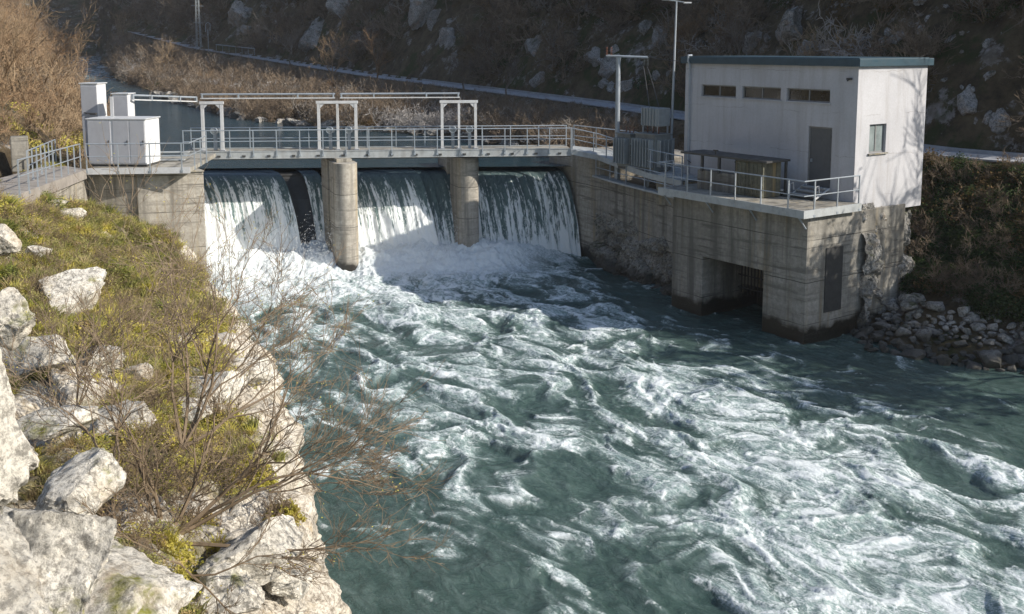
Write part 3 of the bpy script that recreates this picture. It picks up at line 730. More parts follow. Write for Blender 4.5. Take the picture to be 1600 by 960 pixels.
# natural rock and masonry behind the block on the right
t = thing('rock_footing', CE.to_tuple(), 'rough mortared rock footing right of the concrete intake block under the building', 'rock face')
rocky_strip(CE + Vector((-.05, .2, 0)), CE + W*3.4 + Vector((0, .6, 0)), -.8, 5.1, .9, 'rock_face', M['rock_grey'], t, 120, 90, .5)

# ------------------------------------------------------------------ railings
def railing(name, pts, label, group='galvanised railings', h=1.08, spacing=1.15, drop=.0, mid=(.5,), r=.026, closed_end=False, post_off=None):
    pts = [Vector(p) for p in pts]; t = thing(name, pts[0].to_tuple(), label, 'railing', group)
    up = Vector((0, 0, 1))
    for hh in (1.0,) + mid:
        m = MB(); q = [p + up*h*hh for p in pts]
        if hh == 1.0 and closed_end: q = [pts[0] + up*h*.5] + q + [pts[-1] + up*h*.5]
        m.tube(q, r if hh == 1.0 else r*.8, 8); m.build('rail', M['galv'], t, smooth=True)
    L = [0]
    for i in range(1, len(pts)): L.append(L[-1] + (pts[i]-pts[i-1]).length)
    n = max(1, round(L[-1]/spacing))
    for k in range(n+1):
        d = L[-1]*k/n; d = min(max(d, .03), L[-1]-.03)
        i = max(j for j in range(len(L)-1) if L[j] <= d); f = (d-L[i])/(L[i+1]-L[i]); p = pts[i].lerp(pts[i+1], f)
        dr = (pts[i+1]-pts[i]).normalized()
        m = MB().box(p + up*(h-drop)/2, (.045, .045, h+drop), dr)
        m.box(p - up*(drop-.03) , (.10, .07, .10), dr)
        m.build('post', M['galv'], t)
    return t

# ------------------------------------------------------------------ footbridge over the weir
DZ = 6.0
BA = at(283, 239, DZ); BB = at(893, 233.5, DZ); bd = (BB-BA).normalized(); bn = Vector((bd.y, -bd.x, 0))   # bn points to the viewer
t = thing('footbridge', BA.to_tuple(), 'long pale steel footbridge spanning the piers of the weir', 'footbridge')
Lb = (BB-BA).length; mid = (BA+BB)/2 - bn*.9
MB().box(mid + Vector((0, 0, -.03)), (Lb, 1.75, .06), bd).build('deck_plate', M['concrete_dry'], t)
for sg, o in ((1, -.02), (-1, -1.78)):
    m = MB(); c = (BA+BB)/2 + bn*o
    m.box(c + Vector((0, 0, -.14)), (Lb, .05, .32), bd); m.box(c + Vector((0, 0, .035)), (Lb, .10, .03), bd); m.box(c + Vector((0, 0, -.315)), (Lb, .12, .03), bd)
    m.build('girder', M['deck'], t)
m = MB(); m.box(mid + Vector((0, 0, -.30)), (Lb, 1.2, .22), bd); m.build('deck_beam', M['concrete'], t)
for k in range(16):
    p = BA.lerp(BB, (k+.5)/16) + bn*.02 + Vector((0, 0, -.2)); MB().box(p, (.16, .06, .09), bd).build('bracket', M['dark'], t)
railing('railing', [BA+bn*.04+bd*.1, BB+bn*.04], 'long front railing of the footbridge, nearest the waterfalls', drop=.2)
railing('railing', [BA-bn*1.72+bd*.1, BB-bn*1.72], 'long rear railing of the footbridge, on the upstream side', drop=.1, spacing=1.5)

# lifting frames on the bridge
def frame(px, legs, label, hgt=2.32, off=-.75):
    base = [at(p, 0, DZ) if False else None for p in legs]
    pts = []
    for p in legs:
        # point on the bridge line seen in image column p, moved back by off
        A = BA + bn*off; best = min(np.linspace(-.05, 1.02, 1500), key=lambda s: abs((A+bd*Lb*s).x - xat(p, (A+bd*Lb*s).y, 7)))
        pts.append(A + bd*Lb*best)
    t = thing('gate_lifting_frame', pts[0].to_tuple(), label, 'lifting frame', 'steel lifting frames on the footbridge')
    for i, p in enumerate(pts):
        w = .13 if not (len(pts) == 3 and i == 1) else .11
        m = MB().box(p + Vector((0, 0, hgt/2)), (w, .05, hgt), bd); m.box(p + Vector((0, .07, hgt/2)), (.04, .12, hgt), bd); m.box(p + Vector((0, .13, hgt/2)), (w, .03, hgt), bd)
        m.box(p + Vector((0, .05, .02)), (w+.14, .28, .04), bd); m.build('leg', M['white'], t)
    a, b = pts[0], pts[-1]
    MB().box((a+b)/2 + Vector((0, .03, hgt+.08)), ((b-a).length+.24, .14, .14), bd).build('cross_beam', M['white'], t, bevel=.01)
    for p, sg in ((a, 1), (b, -1)):
        m = MB(); q = p + bd*sg*.08 + Vector((0, -.01, hgt)); m.add([q, q + bd*sg*.22, q + Vector((0, 0, -.22)), q+Vector((0, .03, 0)), q + bd*sg*.22+Vector((0, .03, 0)), q + Vector((0, .03, -.22))], [(0, 1, 2), (5, 4, 3), (0, 3, 4, 1), (1, 4, 5, 2), (2, 5, 3, 0)])
        m.build('gusset', M['white'], t)
    return pts
f1 = frame(0, (317, 347), 'white two-legged lifting frame at the left end of the footbridge')
f2 = frame(0, (498, 527.5, 556), 'white three-legged lifting frame above the left pier')
f3 = frame(0, (691, 717, 743), 'white three-legged lifting frame above the right pier')
# twin drive shafts above the frames
def shaft(P, Q, label):
    t = thing('drive_shaft', P.to_tuple(), label, 'shaft', 'gate drive shafts above the footbridge')
    m = MB().box((P+Q)/2, ((Q-P).length, .10, .05), (Q-P).normalized()); m.build('lower_channel', M['white'], t)
    up = Vector((0, .05, .20))
    MB().tube([P+up, Q+up], .045, 8).build('shaft_tube', M['galv'], t, smooth=True)
    for k in (0.012, .28, .72, .988):
        MB().box(P.lerp(Q, k) + Vector((0, .02, .10)), (.07, .12, .26), (Q-P).normalized()).build('bearing', M['galv'], t)
e = Vector((0, 0, 2.62))
shaft(f1[0]+e-bd*.05, f2[1]+e-bd*.1, 'twin drive shaft between the left and the middle lifting frame')
shaft(f2[1]+e+bd*.15, f3[1]+e+bd*.05, 'twin drive shaft between the middle and the right lifting frame')
# hoists beside the frame legs
def hoist(p, label):
    t = thing('gate_hoist', p.to_tuple(), label, 'hoist', 'gate hoists on the footbridge')
    MB().box(p+Vector((0, 0, .45)), (.16, .16, .9)).build('hoist_column', M['galv'], t, bevel=.02)
    MB().box(p+Vector((.0, 0, .98)), (.36, .26, .24)).build('gearbox', M['trafo_light'], t, bevel=.03)
    m = MB(); n = 20; c = p+Vector((.0, -.22, 1.0))
    ring = [c + Vector((math.cos(2*math.pi*k/n), 0, math.sin(2*math.pi*k/n)))*.17 for k in range(n)]; m.tube(ring+[ring[0]], .014, 6); m.tube([c-Vector((.17, 0, 0)), c+Vector((.17, 0, 0))], .01, 6); m.tube([c, c+Vector((0, .15, 0))], .016, 6)
    m.build('handwheel', M['galv'], t, smooth=True)
for f, i, lab in ((f1, 0, 'small gate hoist with handwheel inside the left lifting frame'), (f2, 0, 'small gate hoist with handwheel in the left half of the middle lifting frame'), (f2, 1, 'small gate hoist with handwheel in the right half of the middle lifting frame'),
                  (f3, 0, 'small gate hoist with handwheel in the left half of the right lifting frame'), (f3, 1, 'small gate hoist with handwheel in the right half of the right lifting frame')):
    hoist(f[i] + bd*.55 - bn*.25, lab)

# ------------------------------------------------------------------ left platform with cabinets
pf = [at(135, 265, DZ), at(297, 263, DZ)]
pd = (pf[1]-pf[0]).normalized(); pn = Vector((-pd.y, pd.x, 0))
t = thing('service_platform', pf[0].to_tuple(), 'flat service platform with white edge carrying the cabinets', 'platform')
rear = [pf[1] + pn*6.2, pf[0] + pn*4.2]
MB().prism(zc(pf[0]+pn*.07, pf[1]+pn*.07, *rear), DZ-.18, DZ).build('platform_slab', M['concrete_dry'], t)
MB().box((pf[0]+pf[1])/2 + Vector((0, 0, -.09)), ((pf[1]-pf[0]).length, .06, .26), pd).build('edge_board', M['white'], t)
m = MB()
for k in range(3):
    m.box(at(252, 252, DZ) + Vector((.3+.0*k, .35*k, .06+.14*k)), (1.5, .32, .05), pd)
m.build('step', M['deck'], t)
railing('railing', [pf[0]+pn*-.02, pf[1]+pn*-.02, pf[1]+pn*-.02+Vector((-.35, 3.6, 0))], 'front railing of the service platform before the cabinets', drop=.15, spacing=1.35)
railing('railing', [at(28, 303, 6.45)+Vector((0, .1, 0)), pf[0]+Vector((-.25, .05, 0))], 'sloping front railing of the path climbing left from the service platform', spacing=1.3, drop=.12)
r0 = at(28, 303, 6.45)+Vector((-.3, 2.0, -.05))
railing('railing', [r0+Vector((-1.0, 1.5, 0)), pf[0]+Vector((-2.2, 2.1, .0))], 'rear railing along the far side of the left path', spacing=1.3, drop=.05)
# path
g = G('path_asphalt'); M['path'] = g.done(g.mix(g.ramp(g.noise(1.5, 7, rough=.7), [(.35, 0.0), (.65, 1.0)]), (.20, .18, .16), (.32, .29, .26)), .9, nrm=g.bump(g.noise(25, 4), .3, .02))
w0 = at(28, 303, 6.45); path = [w0+Vector((.0, -.05, 0)), pf[0]+Vector((-.03, .1, 0)), pf[0]+Vector((-2.4, 2.2, 0)), w0+Vector((-2.6, 1.6, 0))]
m = MB(); m.prism(zc(*path), [6.0, 5.6, 5.6, 6.0], [6.42, 5.99, 5.99, 6.42])
m.prism(zc(w0+Vector((0, -.06, 0)), w0+Vector((-2.6, 1.6, 0)), w0+Vector((-9, -4, 0)), w0+Vector((-5.5, -6.5, 0))), 5.9, [6.42, 6.42, 6.9, 6.9]); m.build('path', M['path'])
tag(bpy.data.objects['path'], kind='structure')

def cabinet(name, pxl, pxr, ybot, ytop, dpt, label, base=DZ+.1, split=None, rot=-.06, yofs=0.0):
    A = at(pxl, ybot, base)+Vector((0, yofs, 0)); A.x = xat(pxl, A.y, base); B = Vector((xat(pxr, A.y, base), A.y, base)); wdt = B.x-A.x
    h = (ybot-ytop)*(A.y*CP+5*SP)/F; ax = Vector((math.cos(rot), math.sin(rot), 0)); ay = Vector((-ax.y, ax.x, 0))
    c = A + ax*wdt/2 + ay*dpt/2
    t = thing(name, c.to_tuple(), label, 'cabinet')
    MB().box(c+Vector((0, 0, h/2)), (wdt, dpt, h), ax).build('cabinet_body', M['white_box'], t, bevel=.03)
    MB().box(c+Vector((0, 0, h+.025)), (wdt+.1, dpt+.1, .05), ax).build('cabinet_roof', M['white'], t, bevel=.01)
    MB().box(c+Vector((0, 0, -.06)), (wdt-.1, dpt-.1, .13), ax).build('plinth', M['dark'], t)
    f = A - ay*.012
    for a, b in (split or [(.03, .97)]):
        m = MB().box(f + ax*wdt*(a+b)/2 + Vector((0, 0, h*.5)), (wdt*(b-a), .03, h*.94), ax); d = m.build('cabinet_door', M['shade_panel'], t, bevel=.01)
        MB().box(f + ax*wdt*(b-.06*(b-a)-.01) - ay*.03 + Vector((0, 0, h*.5)), (.03, .04, .16), ax).build('handle', M['dark'], d)
    return A, ax, ay, wdt, h
cabinet('control_cabinet', 139, 232, 257, 187, 1.5, 'wide low cabinet with three shade-grey doors on the service platform', split=[(.01, .40), (.44, .71), (.73, .98)])
A, ax, ay, wd, h = cabinet('tall_cabinet', 131, 158, 252, 138, .9, 'tallest white cabinet, behind the left end of the wide low cabinet', yofs=1.6)
m_ = MB().box(A + ax*.55 - ay*.12 + Vector((0, 0, 1.95)), (.7, .12, .10), ax); 
t = thing('lamp_arm', (A + ax*.3 + Vector((0, 0, 1.9))).to_tuple(), 'small dark lamp arm fixed to the front of the tallest cabinet', 'lamp'); MB().tube([A+ax*.25-ay*.02+Vector((0, 0, 2.02)), A+ax*.25-ay*.25+Vector((0, 0, 2.08)), A+ax*.6-ay*.3+Vector((0, 0, 2.05))], .025, 6).build('arm', M['dark'], t); MB().box(A+ax*.7-ay*.3+Vector((0, 0, 2.03)), (.3, .14, .1), ax).build('lamp_head', M['dark'], t, bevel=.02)
A2, ax, ay, wd, h2 = cabinet('tall_cabinet', 180, 205, 254, 154, .7, 'narrower white tall cabinet rising behind the middle of the wide low cabinet', yofs=1.6)
t = thing('steel_post', at(180, 258, DZ).to_tuple(), 'white steel post standing before the wide low cabinet', 'post')
p = at(181, 257, DZ)+Vector((0, -.12, 0)); m = MB().box(p+Vector((0, 0, 1.5)), (.14, .05, 3.0)); m.build('post_shaft', M['white'], t); MB().box(p+Vector((0, 0, .03)), (.28, .2, .05)).build('base_plate', M['white'], t)
P = A2 + ax*wd + Vector((0, .2, h2-.15)); shaft(P + Vector((.1, 0, -.1)), f1[0] + e + Vector((-.25, 0, -.15)), 'twin drive shaft from the narrower tall cabinet to the left lifting frame')
# dark boundary stone by the path
t = thing('boundary_stone', at(22, 262, 6.2).to_tuple(), 'dark upright concrete block beside the path at the left edge', 'block')
p = at(22, 262, 6.2)+Vector((-.3, 1.2, 0)); m = MB().box(p+Vector((0, 0, .45)), (.7, .6, 1.5), Vector((.9, .43, 0)).normalized()); m.build('block_body', M['concrete'], t, bevel=.05)

# ------------------------------------------------------------------ walkway from bridge to power house, platform, house
zw = lambda s: s
wk = [(BB+bn*.04, 6.0)] + [(Vector((xat(px, Yk, zk), Yk, 0)), zk) for px, Yk, zk in ((935, 51.6, 5.72), (975, 49.0, 5.55), (1015, 46.6, 5.42), (1066, 44.6, 5.32))]
fr = [Vector((p.x, p.y, z)) for p, z in wk]
t = thing('steel_walkway', fr[0].to_tuple(), 'curved steel walkway leading from the footbridge to the transformers', 'walkway')
bk = [fr[0] + Vector((.2, 1.9, 0))] + [p + Vector((2.0, 1.1, 0)) for p in fr[1:]]
m = MB(); n = len(fr); vs = fr + bk + [p-Vector((0, 0, .07)) for p in fr+bk]
fs = []
for i in range(n-1): fs += [(i, i+1, n+i+1, n+i), (2*n+i, 3*n+i, 3*n+i+1, 2*n+i+1), (i, 2*n+i, 2*n+i+1, i+1)]
m.add(vs, fs); m.build('walkway_deck', M['deck'], t)
m = MB()
for i in range(n-1):
    a, b = fr[i], fr[i+1]; m.box((a+b)/2 + Vector((0, 0, -.12)) - Vector((.03, .03, 0)), ((b-a).length+.03, .05, .26), (b-a).normalized())
m.build('edge_girder', M['deck'], t)
for px, Yk in ((958, 50.6), (1003, 47.9), (1050, 45.6)):
    MB().box(Vector((xat(px, Yk, 5)+.35, Yk+.5, 5.0)), (.12, .12, 1.0)).build('support_post', M['galv'], t)
railing('railing', fr, 'curving railing of the walkway between footbridge and power house', drop=.16, spacing=1.2)
railing('railing', [bk[0]+Vector((0, 0, 0)), bk[1], bk[2]], 'short rear railing where the footbridge meets the curved walkway', drop=.0, spacing=1.2)
# narrow ledge catwalk on top of the river wall
lw = [PC + Vector((-.12, -.1, 4.6))] + [PC.lerp(PD, k) + Vector((-.3, -.15, 4.6)) for k in (.33, .66, 1.0)]
t = thing('ledge_catwalk', lw[0].to_tuple(), 'narrow white ledge catwalk along the top of the river wall under the curved walkway', 'catwalk')
m = MB()
for a, b in zip(lw[:-1], lw[1:]): m.box((a+b)/2, ((b-a).length+.02, .55, .08), (b-a).normalized())
m.build('ledge_plate', M['deck'], t)
railing('railing', [p+Vector((-.1, -.2, 0)) for p in lw], 'lower railing along the narrow ledge of the river wall', h=.95, drop=.05, spacing=1.8)

HC = at(1325, 315, 5.2); HL, HW, HZ0 = 8.9, 4.75, 4.7
HC = C2 + W*2.75 + U*.1; HC.z = 0
# solve length so that the left edge falls in its column
HL = min(np.linspace(7, 12, 500), key=lambda l: abs((HC+U*l).x - xat(1070, (HC+U*l).y, 8)))
HW = min(np.linspace(3, 8, 500), key=lambda l: abs((HC+W*l).x - xat(1443, (HC+W*l).y, 7)))
PZ = 5.2; FR = -.6     # platform level, overhang
t = thing('intake_platform', (C2+Vector((0, 0, PZ))).to_tuple(), 'steel edged platform in front of the power house above the intake block', 'platform')
pc = [C2 - W*.55 - U*.25, C2 - W*.55 + U*(Lf+.35), C2 + W*2.75 + U*(Lf+.35), C2 + W*2.75 - U*.25]
MB().prism(zc(*pc), PZ-.08, PZ).build('platform_slab', M['concrete_dry'], t)
m = MB(); m.box((pc[0]+pc[1])/2 + Vector((0, 0, PZ-.13)), ((pc[1]-pc[0]).length, .05, .30), U); m.box((pc[0]+pc[3])/2 + Vector((0, 0, PZ-.13)), ((pc[3]-pc[0]).length+.05, .05, .30), W); m.box((pc[1]+pc[2])/2 + Vector((0, 0, PZ-.13)), ((pc[2]-pc[1]).length-.05, .05, .26), W)
m.build('edge_girder', M['deck'], t)
for k in (0.04, .35, .65, .97):
    q = pc[0].lerp(pc[1], k) + W*.1; MB().tube([q+Vector((0, 0, PZ-.28)), q+W*.42+Vector((0, 0, PZ-.75))], .035, 6).build('bracket', M['galv'], t)
up = Vector((0, 0, PZ))
railing('railing', [pc[1]+up+W*.9, pc[1]+up, pc[0]+up, pc[3]+up-W*.1], 'nearest railing, round the platform in front of the power house', drop=.25, spacing=1.28, h=1.1)

house = thing('power_house', (HC.x, HC.y, HZ0), 'grey-lilac plastered power house with flat dark blue roof edge', 'building')
RZ = 10.42
def hb(s0, s1, d0, d1, z0, z1): return zc(HC+U*s0+W*d0, HC+U*s1+W*d0, HC+U*s1+W*d1, HC+U*s0+W*d1), z0, z1
# walls with real openings (front: three strip windows and a door; side: one window)
wt = .25
wall = MB()
wins = []
def scol(px, z): return min(np.linspace(0, HL, 800), key=lambda l: abs((HC+U*l).x - xat(px, (HC+U*l).y, z)))
wl = [(scol(b_, 9.3), scol(a_, 9.3)) for a_, b_ in ((1096, 1150), (1159, 1220), (1229, 1297))]
Wz0, Wz1 = 8.98, 9.50
door = (scol(1299, 7), scol(1262, 7), 5.55, 8.02)
# front wall as a grid of blocks around the openings
cuts = sorted({0, HL, *[v for w in wl for v in w], door[0], door[1]}); zc_ = sorted({HZ0, door[2], door[3], Wz0, Wz1, RZ})
def solid(s, z):
    if any(w[0] < s < w[1] and Wz0 < z < Wz1 for w in wl): return False
    return not (door[0] < s < door[1] and door[2] < z < door[3])
for i in range(len(zc_)-1):
    z0, z1 = zc_[i], zc_[i+1]; run = None
    for j in range(len(cuts)-1):
        ok = solid((cuts[j]+cuts[j+1])/2, (z0+z1)/2)
        if ok and run is None: run = cuts[j]
        if run is not None and (not ok or j == len(cuts)-2):
            end = cuts[j+1] if ok else cuts[j]; wall.prism(*hb(run, end, 0, wt, z0, z1)); run = None
def sw(px): return min(np.linspace(0, HW, 600), key=lambda l: abs((HC+W*l).x - xat(px, (HC+W*l).y, 7.5)))
w0_, w1_ = sw(1358), sw(1384); sz0, sz1 = 7.05, 8.18
for a, b, z0, z1 in ((wt, w0_, HZ0, RZ), (w1_, HW, HZ0, RZ), (w0_, w1_, HZ0, sz0), (w0_, w1_, sz1, RZ)): wall.prism(*hb(0, wt, a, b, z0, z1))
wall.prism(*hb(wt, HL, HW-wt, HW, HZ0, RZ)); wall.prism(*hb(HL-wt, HL, wt, HW-wt, HZ0, RZ)); wall.prism(*hb(wt, HL-wt, wt, HW-wt, HZ0, HZ0+.4)); wall.prism(*hb(wt, HL-wt, wt, HW-wt, RZ-.2, RZ-.01))
wall.build('wall', M['plaster'], house)
rf = MB(); rf.prism(*hb(-.16, HL+.18, -.16, HW+.18, RZ+.003, RZ+.30)); rfo = rf.build('roof', M['blue'], house, bevel=.015)
MB().prism(*hb(-.02, HL+.04, -.02, HW+.04, RZ+.303, RZ+.33)).build('roof_sheet', M['blue'], rfo)
for a, b in wl:
    f = MB(); fw = .055; d0, d1 = .10, .16
    for s0, s1, z0, z1 in ((a, b, Wz0, Wz0+fw), (a, b, Wz1-fw, Wz1), (a, a+fw, Wz0+fw, Wz1-fw), (b-fw, b, Wz0+fw, Wz1-fw), ((a+b)/2-fw/2, (a+b)/2+fw/2, Wz0+fw, Wz1-fw)): f.prism(*hb(s0, s1, d0, d1, z0, z1))
    fo_ = f.build('window', M['frame'], house)
    for s0, s1 in ((a+fw, (a+b)/2-fw/2), ((a+b)/2+fw/2, b-fw)): MB().prism(*hb(s0, s1, .125, .135, Wz0+fw, Wz1-fw)).build('pane', M['glass'], fo_)
    MB().prism(*hb(a-.04, b+.04, -.05, .10, Wz0-.05, Wz0-.002)).build('sill', M['plaster'], fo_)
dm = MB(); dm.prism(*hb(door[0]+.06, door[1]-.06, .08, .13, door[2], door[3]-.06)); do = dm.build('door', M['door'], house)
m = MB(); m.prism(*hb(door[0], door[0]+.06, .05, .16, door[2], door[3])); m.prism(*hb(door[1]-.06, door[1], .05, .16, door[2], door[3])); m.prism(*hb(door[0]+.06, door[1]-.06, .05, .16, door[3]-.058, door[3])); m.build('door_frame', M['frame'], do)
MB().box(HC+U*(door[1]-.16)+W*.05+Vector((0, 0, door[2]+1.1)), (.06, .06, .14), U).build('handle', M['galv'], do)
for z in (.3, 1.2, 2.1): MB().box(HC+U*(door[0]+.07)+W*.07+Vector((0, 0, door[2]+z)), (.04, .03, .12), U).build('hinge', M['dark'], do)
f = MB(); fw = .06
for a, b, z0, z1 in ((w0_, w1_, sz0, sz0+fw), (w0_, w1_, sz1-fw, sz1), (w0_, w0_+fw, sz0+fw, sz1-fw), (w1_-fw, w1_, sz0+fw, sz1-fw), ((w0_+w1_)/2-.03, (w0_+w1_)/2+.03, sz0+fw, sz1-fw)): f.prism(*hb(.10, .16, a, b, z0, z1))
fo_ = f.build('window', M['frame'], house, label='single two-pane window in the sunlit side wall')
for a, b in ((w0_+fw, (w0_+w1_)/2-.03), ((w0_+w1_)/2+.03, w1_-fw)): MB().prism(*hb(.125, .135, a, b, sz0+fw, sz1-fw)).build('pane', M['glass_pale'], fo_)
MB().prism(*hb(-.08, .10, w0_-.07, w1_+.07, sz0-.06, sz0-.002)).build('sill', M['concrete_dry'], fo_)
m = MB(); q = HC+U*(HL-.35)-W*.09; m.tube([q+Vector((0, 0, RZ+.25)), q+Vector((0, 0, 5.4))], .045, 8); m.tube([q+W*.1+Vector((0, 0, RZ+.36)), q-W*.12+Vector((0, 0, RZ+.36)), q-W*.12+Vector((0, 0, RZ+.1)), q+Vector((0, 0, RZ-.05))], .05, 8); m.build('downpipe', M['galv'], house, smooth=True)
m = MB(); q = HC+U*.35-W*.08+Vector((0, 0, 9.95)); m.box(q, (.16, .16, .08), U); m.tube([q, q-W*.12+Vector((0, 0, -.07))], .03, 6); m.build('wall_lamp', M['dark'], house)
m = MB()
for z in (6.05,): m.tube([HC+U*(HL-.35)-W*.02+Vector((0, 0, z)), HC+U*(HL-.35)-W*.14+Vector((0, 0, z)), HC+U*(HL-.6)-W*.14+Vector((0, 0, z-.1))], .02, 6)
m.build('pipe_bracket', M['dark'], house)

# gate housing box, beam and low wall on the platform
def sfront(px, d, z): return min(np.linspace(-1, 12, 1200), key=lambda l: abs((C2+W*d+U*l).x - xat(px, (C2+W*d+U*l).y, z)))
d0 = .65
s_r, s_l = sfront(1192, d0, 6), sfront(1148, d0, 6)
t = thing('gate_housing', (C2+W*d0+U*s_r+Vector((0, 0, PZ))).to_tuple(), 'olive stained steel gate housing with flat lid on the platform', 'gate housing')
bx = lambda s0, s1, a, b, z0, z1: (zc(C2+U*s0+W*a, C2+U*s1+W*a, C2+U*s1+W*b, C2+U*s0+W*b), z0, z1)
MB().prism(*bx(s_r, s_l, d0, d0+1.05, PZ+.02, PZ+1.42)).build('housing_body', M['olive'], t, bevel=.01)
m = MB()
for k in range(7):
    s = s_r + (s_l-s_r)*(k+.5)/7; m.prism(*bx(s-.03, s+.03, d0-.04, d0-.001, PZ+.1, PZ+1.36))
for z in (.12, .5, .9, 1.3): m.prism(*bx(s_r, s_l, d0-.03, d0-.002, PZ+z, PZ+z+.05))
m.build('housing_ribs', M['olive'], t)
s_bl = sfront(1066, d0, 6.6)
MB().prism(*bx(s_r-.25, s_bl, d0-.1, d0+1.3, PZ+1.43, PZ+1.51)).build('lid', M['dark'], t)
MB().prism(*bx(s_r-.2, s_r-.12, d0+1.1, d0+1.2, PZ, PZ+1.43)).build('lid_post', M['dark'], t)
for s in (s_l+(s_bl-s_l)*.3, s_l+(s_bl-s_l)*.62): MB().prism(*bx(s-.05, s+.05, d0, d0+.1, PZ+.75, PZ+1.43)).build('lid_post', M['dark'], t)
q = C2+U*(s_l+(s_bl-s_l)*.42)+W*(d0+.2)+Vector((0, 0, PZ+1.51)); m = MB().tube([q, q+Vector((0, 0, .16))], .03, 6); m.box(q+Vector((0, 0, .17)), (.24, .08, .04), U); m.build('crank', M['dark'], t)
t = thing('parapet_wall', (C2+W*d0+U*s_l+Vector((0, 0, PZ))).to_tuple(), 'low stained concrete parapet left of the olive gate housing', 'wall')
MB().prism(*bx(s_l+.05, sfront(1088, d0, 5.6), d0+.05, d0+.35, PZ, PZ+.80)).build('wall_body', M['concrete'], t, bevel=.02)
# steps at the door
t = thing('door_steps', (HC-W*.6+U*(door[0]+.4)+Vector((0, 0, PZ))).to_tuple(), 'white steel steps below the grey power house door', 'steps')
for k in range(3):
    MB().box(HC - W*(.25+.28*k) + U*((door[0]+door[1])/2) + Vector((0, 0, PZ+.42-.13*k)), (1.15, .27, .05), U).build('tread', M['deck'], t)
for s in (door[0]-.05, door[1]+.05):
    m = MB(); q = HC + U*s; m.tube([q-W*.1+Vector((0, 0, PZ+.42)), q-W*1.0+Vector((0, 0, PZ+.05))], .04, 6); m.tube([q-W*.95+Vector((0, 0, PZ)), q-W*.95+Vector((0, 0, PZ+.55)), q-W*.75+Vector((0, 0, PZ+.58)), q-W*.7+Vector((0, 0, PZ+.3))], .03, 6)
    m.build('stringer', M['white'], t)
# loose pale boards lying on the platform left of the steps
t = thing('board_pile', (HC-W*.7+U*(door[1]+.6)+Vector((0, 0, PZ))).to_tuple(), 'small pile of pale boards lying left of the door steps', 'boards')
for k in range(4):
    ax_ = (U + W*random.uniform(-.25, .25)).normalized(); MB().box(HC-W*(.55+.12*k)+U*(door[1]+.75)+Vector((0, 0, PZ+.05+.07*k)), (1.3-.15*k, .22, .05), ax_).build('board', M['white' if k % 2 else 'deck'], t)

# ------------------------------------------------------------------ transformers, pole, lamp
TZ = 5.35
MBp = MB().prism([(6.0+x, 46.2+y) for x, y in ((.6, .2), (3.6, -1.2), (5.2, 3.4), (1.6, 6.0))], 4.0, TZ)
t = thing('transformer_slab', (8, 48, 4), 'concrete slab under the transformers left of the power house', 'slab'); MBp.build('slab_body', M['concrete_dry'], t)
def trafo(px, Yk, w, h, d, label, fins=7, mat='trafo', zb=TZ+.12):
    c = Vector((xat(px, Yk, 6.5), Yk, zb)); ax = U*-1; ay = W
    t = thing('transformer', c.to_tuple(), label, 'transformer', 'power transformers left of the power house')
    MB().box(c+Vector((0, 0, h/2)), (w, d, h), ax).build('tank', M[mat], t, bevel=.03)
    MB().box(c+Vector((0, 0, h+.03)), (w+.12, d+.12, .06), ax).build('tank_lid', M[mat], t)
    for sg in (-1, 1):
        m = MB()
        for k in range(fins): m.box(c + ax*w*((k+.5)/fins-.5) + ay*sg*(d/2+.16) + Vector((0, 0, h*.5)), (.035, .30, h*.78), ax)
        m.box(c+ay*sg*(d/2+.16)+Vector((0, 0, h*.86)), (w*.95, .07, .07), ax); m.box(c+ay*sg*(d/2+.16)+Vector((0, 0, h*.14)), (w*.95, .07, .07), ax)
        m.build('radiator', M['trafo_light'], t)
    m = MB()
    for k in range(fins//2+1): m.box(c - ax*-1*(w/2+.14) + ay*d*((k+.5)/(fins//2+1)-.5) + Vector((0, 0, h*.5)), (.26, .035, h*.75), ax)
    m.build('end_radiator', M['trafo_light'], t)
    for k in (-1, 0, 1):
        b = c + ax*w*.28*k + Vector((0, 0, h+.06)); m = MB()
        for j in range(5): m.tube([b+Vector((0, 0, .05*j)), b+Vector((0, 0, .05*j+.025))], .07-.006*j, 10, .03)
        m.tube([b, b+Vector((0, 0, .32))], .02, 6); m.build('bushing', M['insul'], t, smooth=True)
    m = MB().box(c+Vector((0, 0, -.06)), (w*.9, d*.9, .12), ax); m.build('skid', M['dark'], t)
    return c
trafo(984, 49.0, .95, 1.55, .8, 'smaller grey transformer beside the steel pole', 5)
c2_ = trafo(1020, 47.6, 1.35, 1.65, 1.0, 'larger grey transformer with raised oil tank beside the power house')
t = thing('oil_tank', (c2_+Vector((0, 0, 1.9))).to_tuple(), 'raised pale ribbed tank mounted above the larger transformer', 'tank')
q = c2_ + Vector((.15, .35, 2.35))
MB().box(q+Vector((0, 0, .1)), (1.2, .75, .85), U*-1).build('tank_body', M['trafo_light'], t, bevel=.04)
for k in range(6):
    for sg in (-1, 1): MB().box(q - U*(-.5+.2*k) + W*sg*.40 + Vector((0, 0, .1)), (.06, .06, .82), U).build('tank_rib', M['trafo_light'], t)
m = MB()
for a in (-.5, .5):
    for b in (-.3, .3): m.box(q+U*a+W*b+Vector((0, 0, -.75)), (.06, .06, .9), U)
m.build('tank_stand', M['galv'], t)
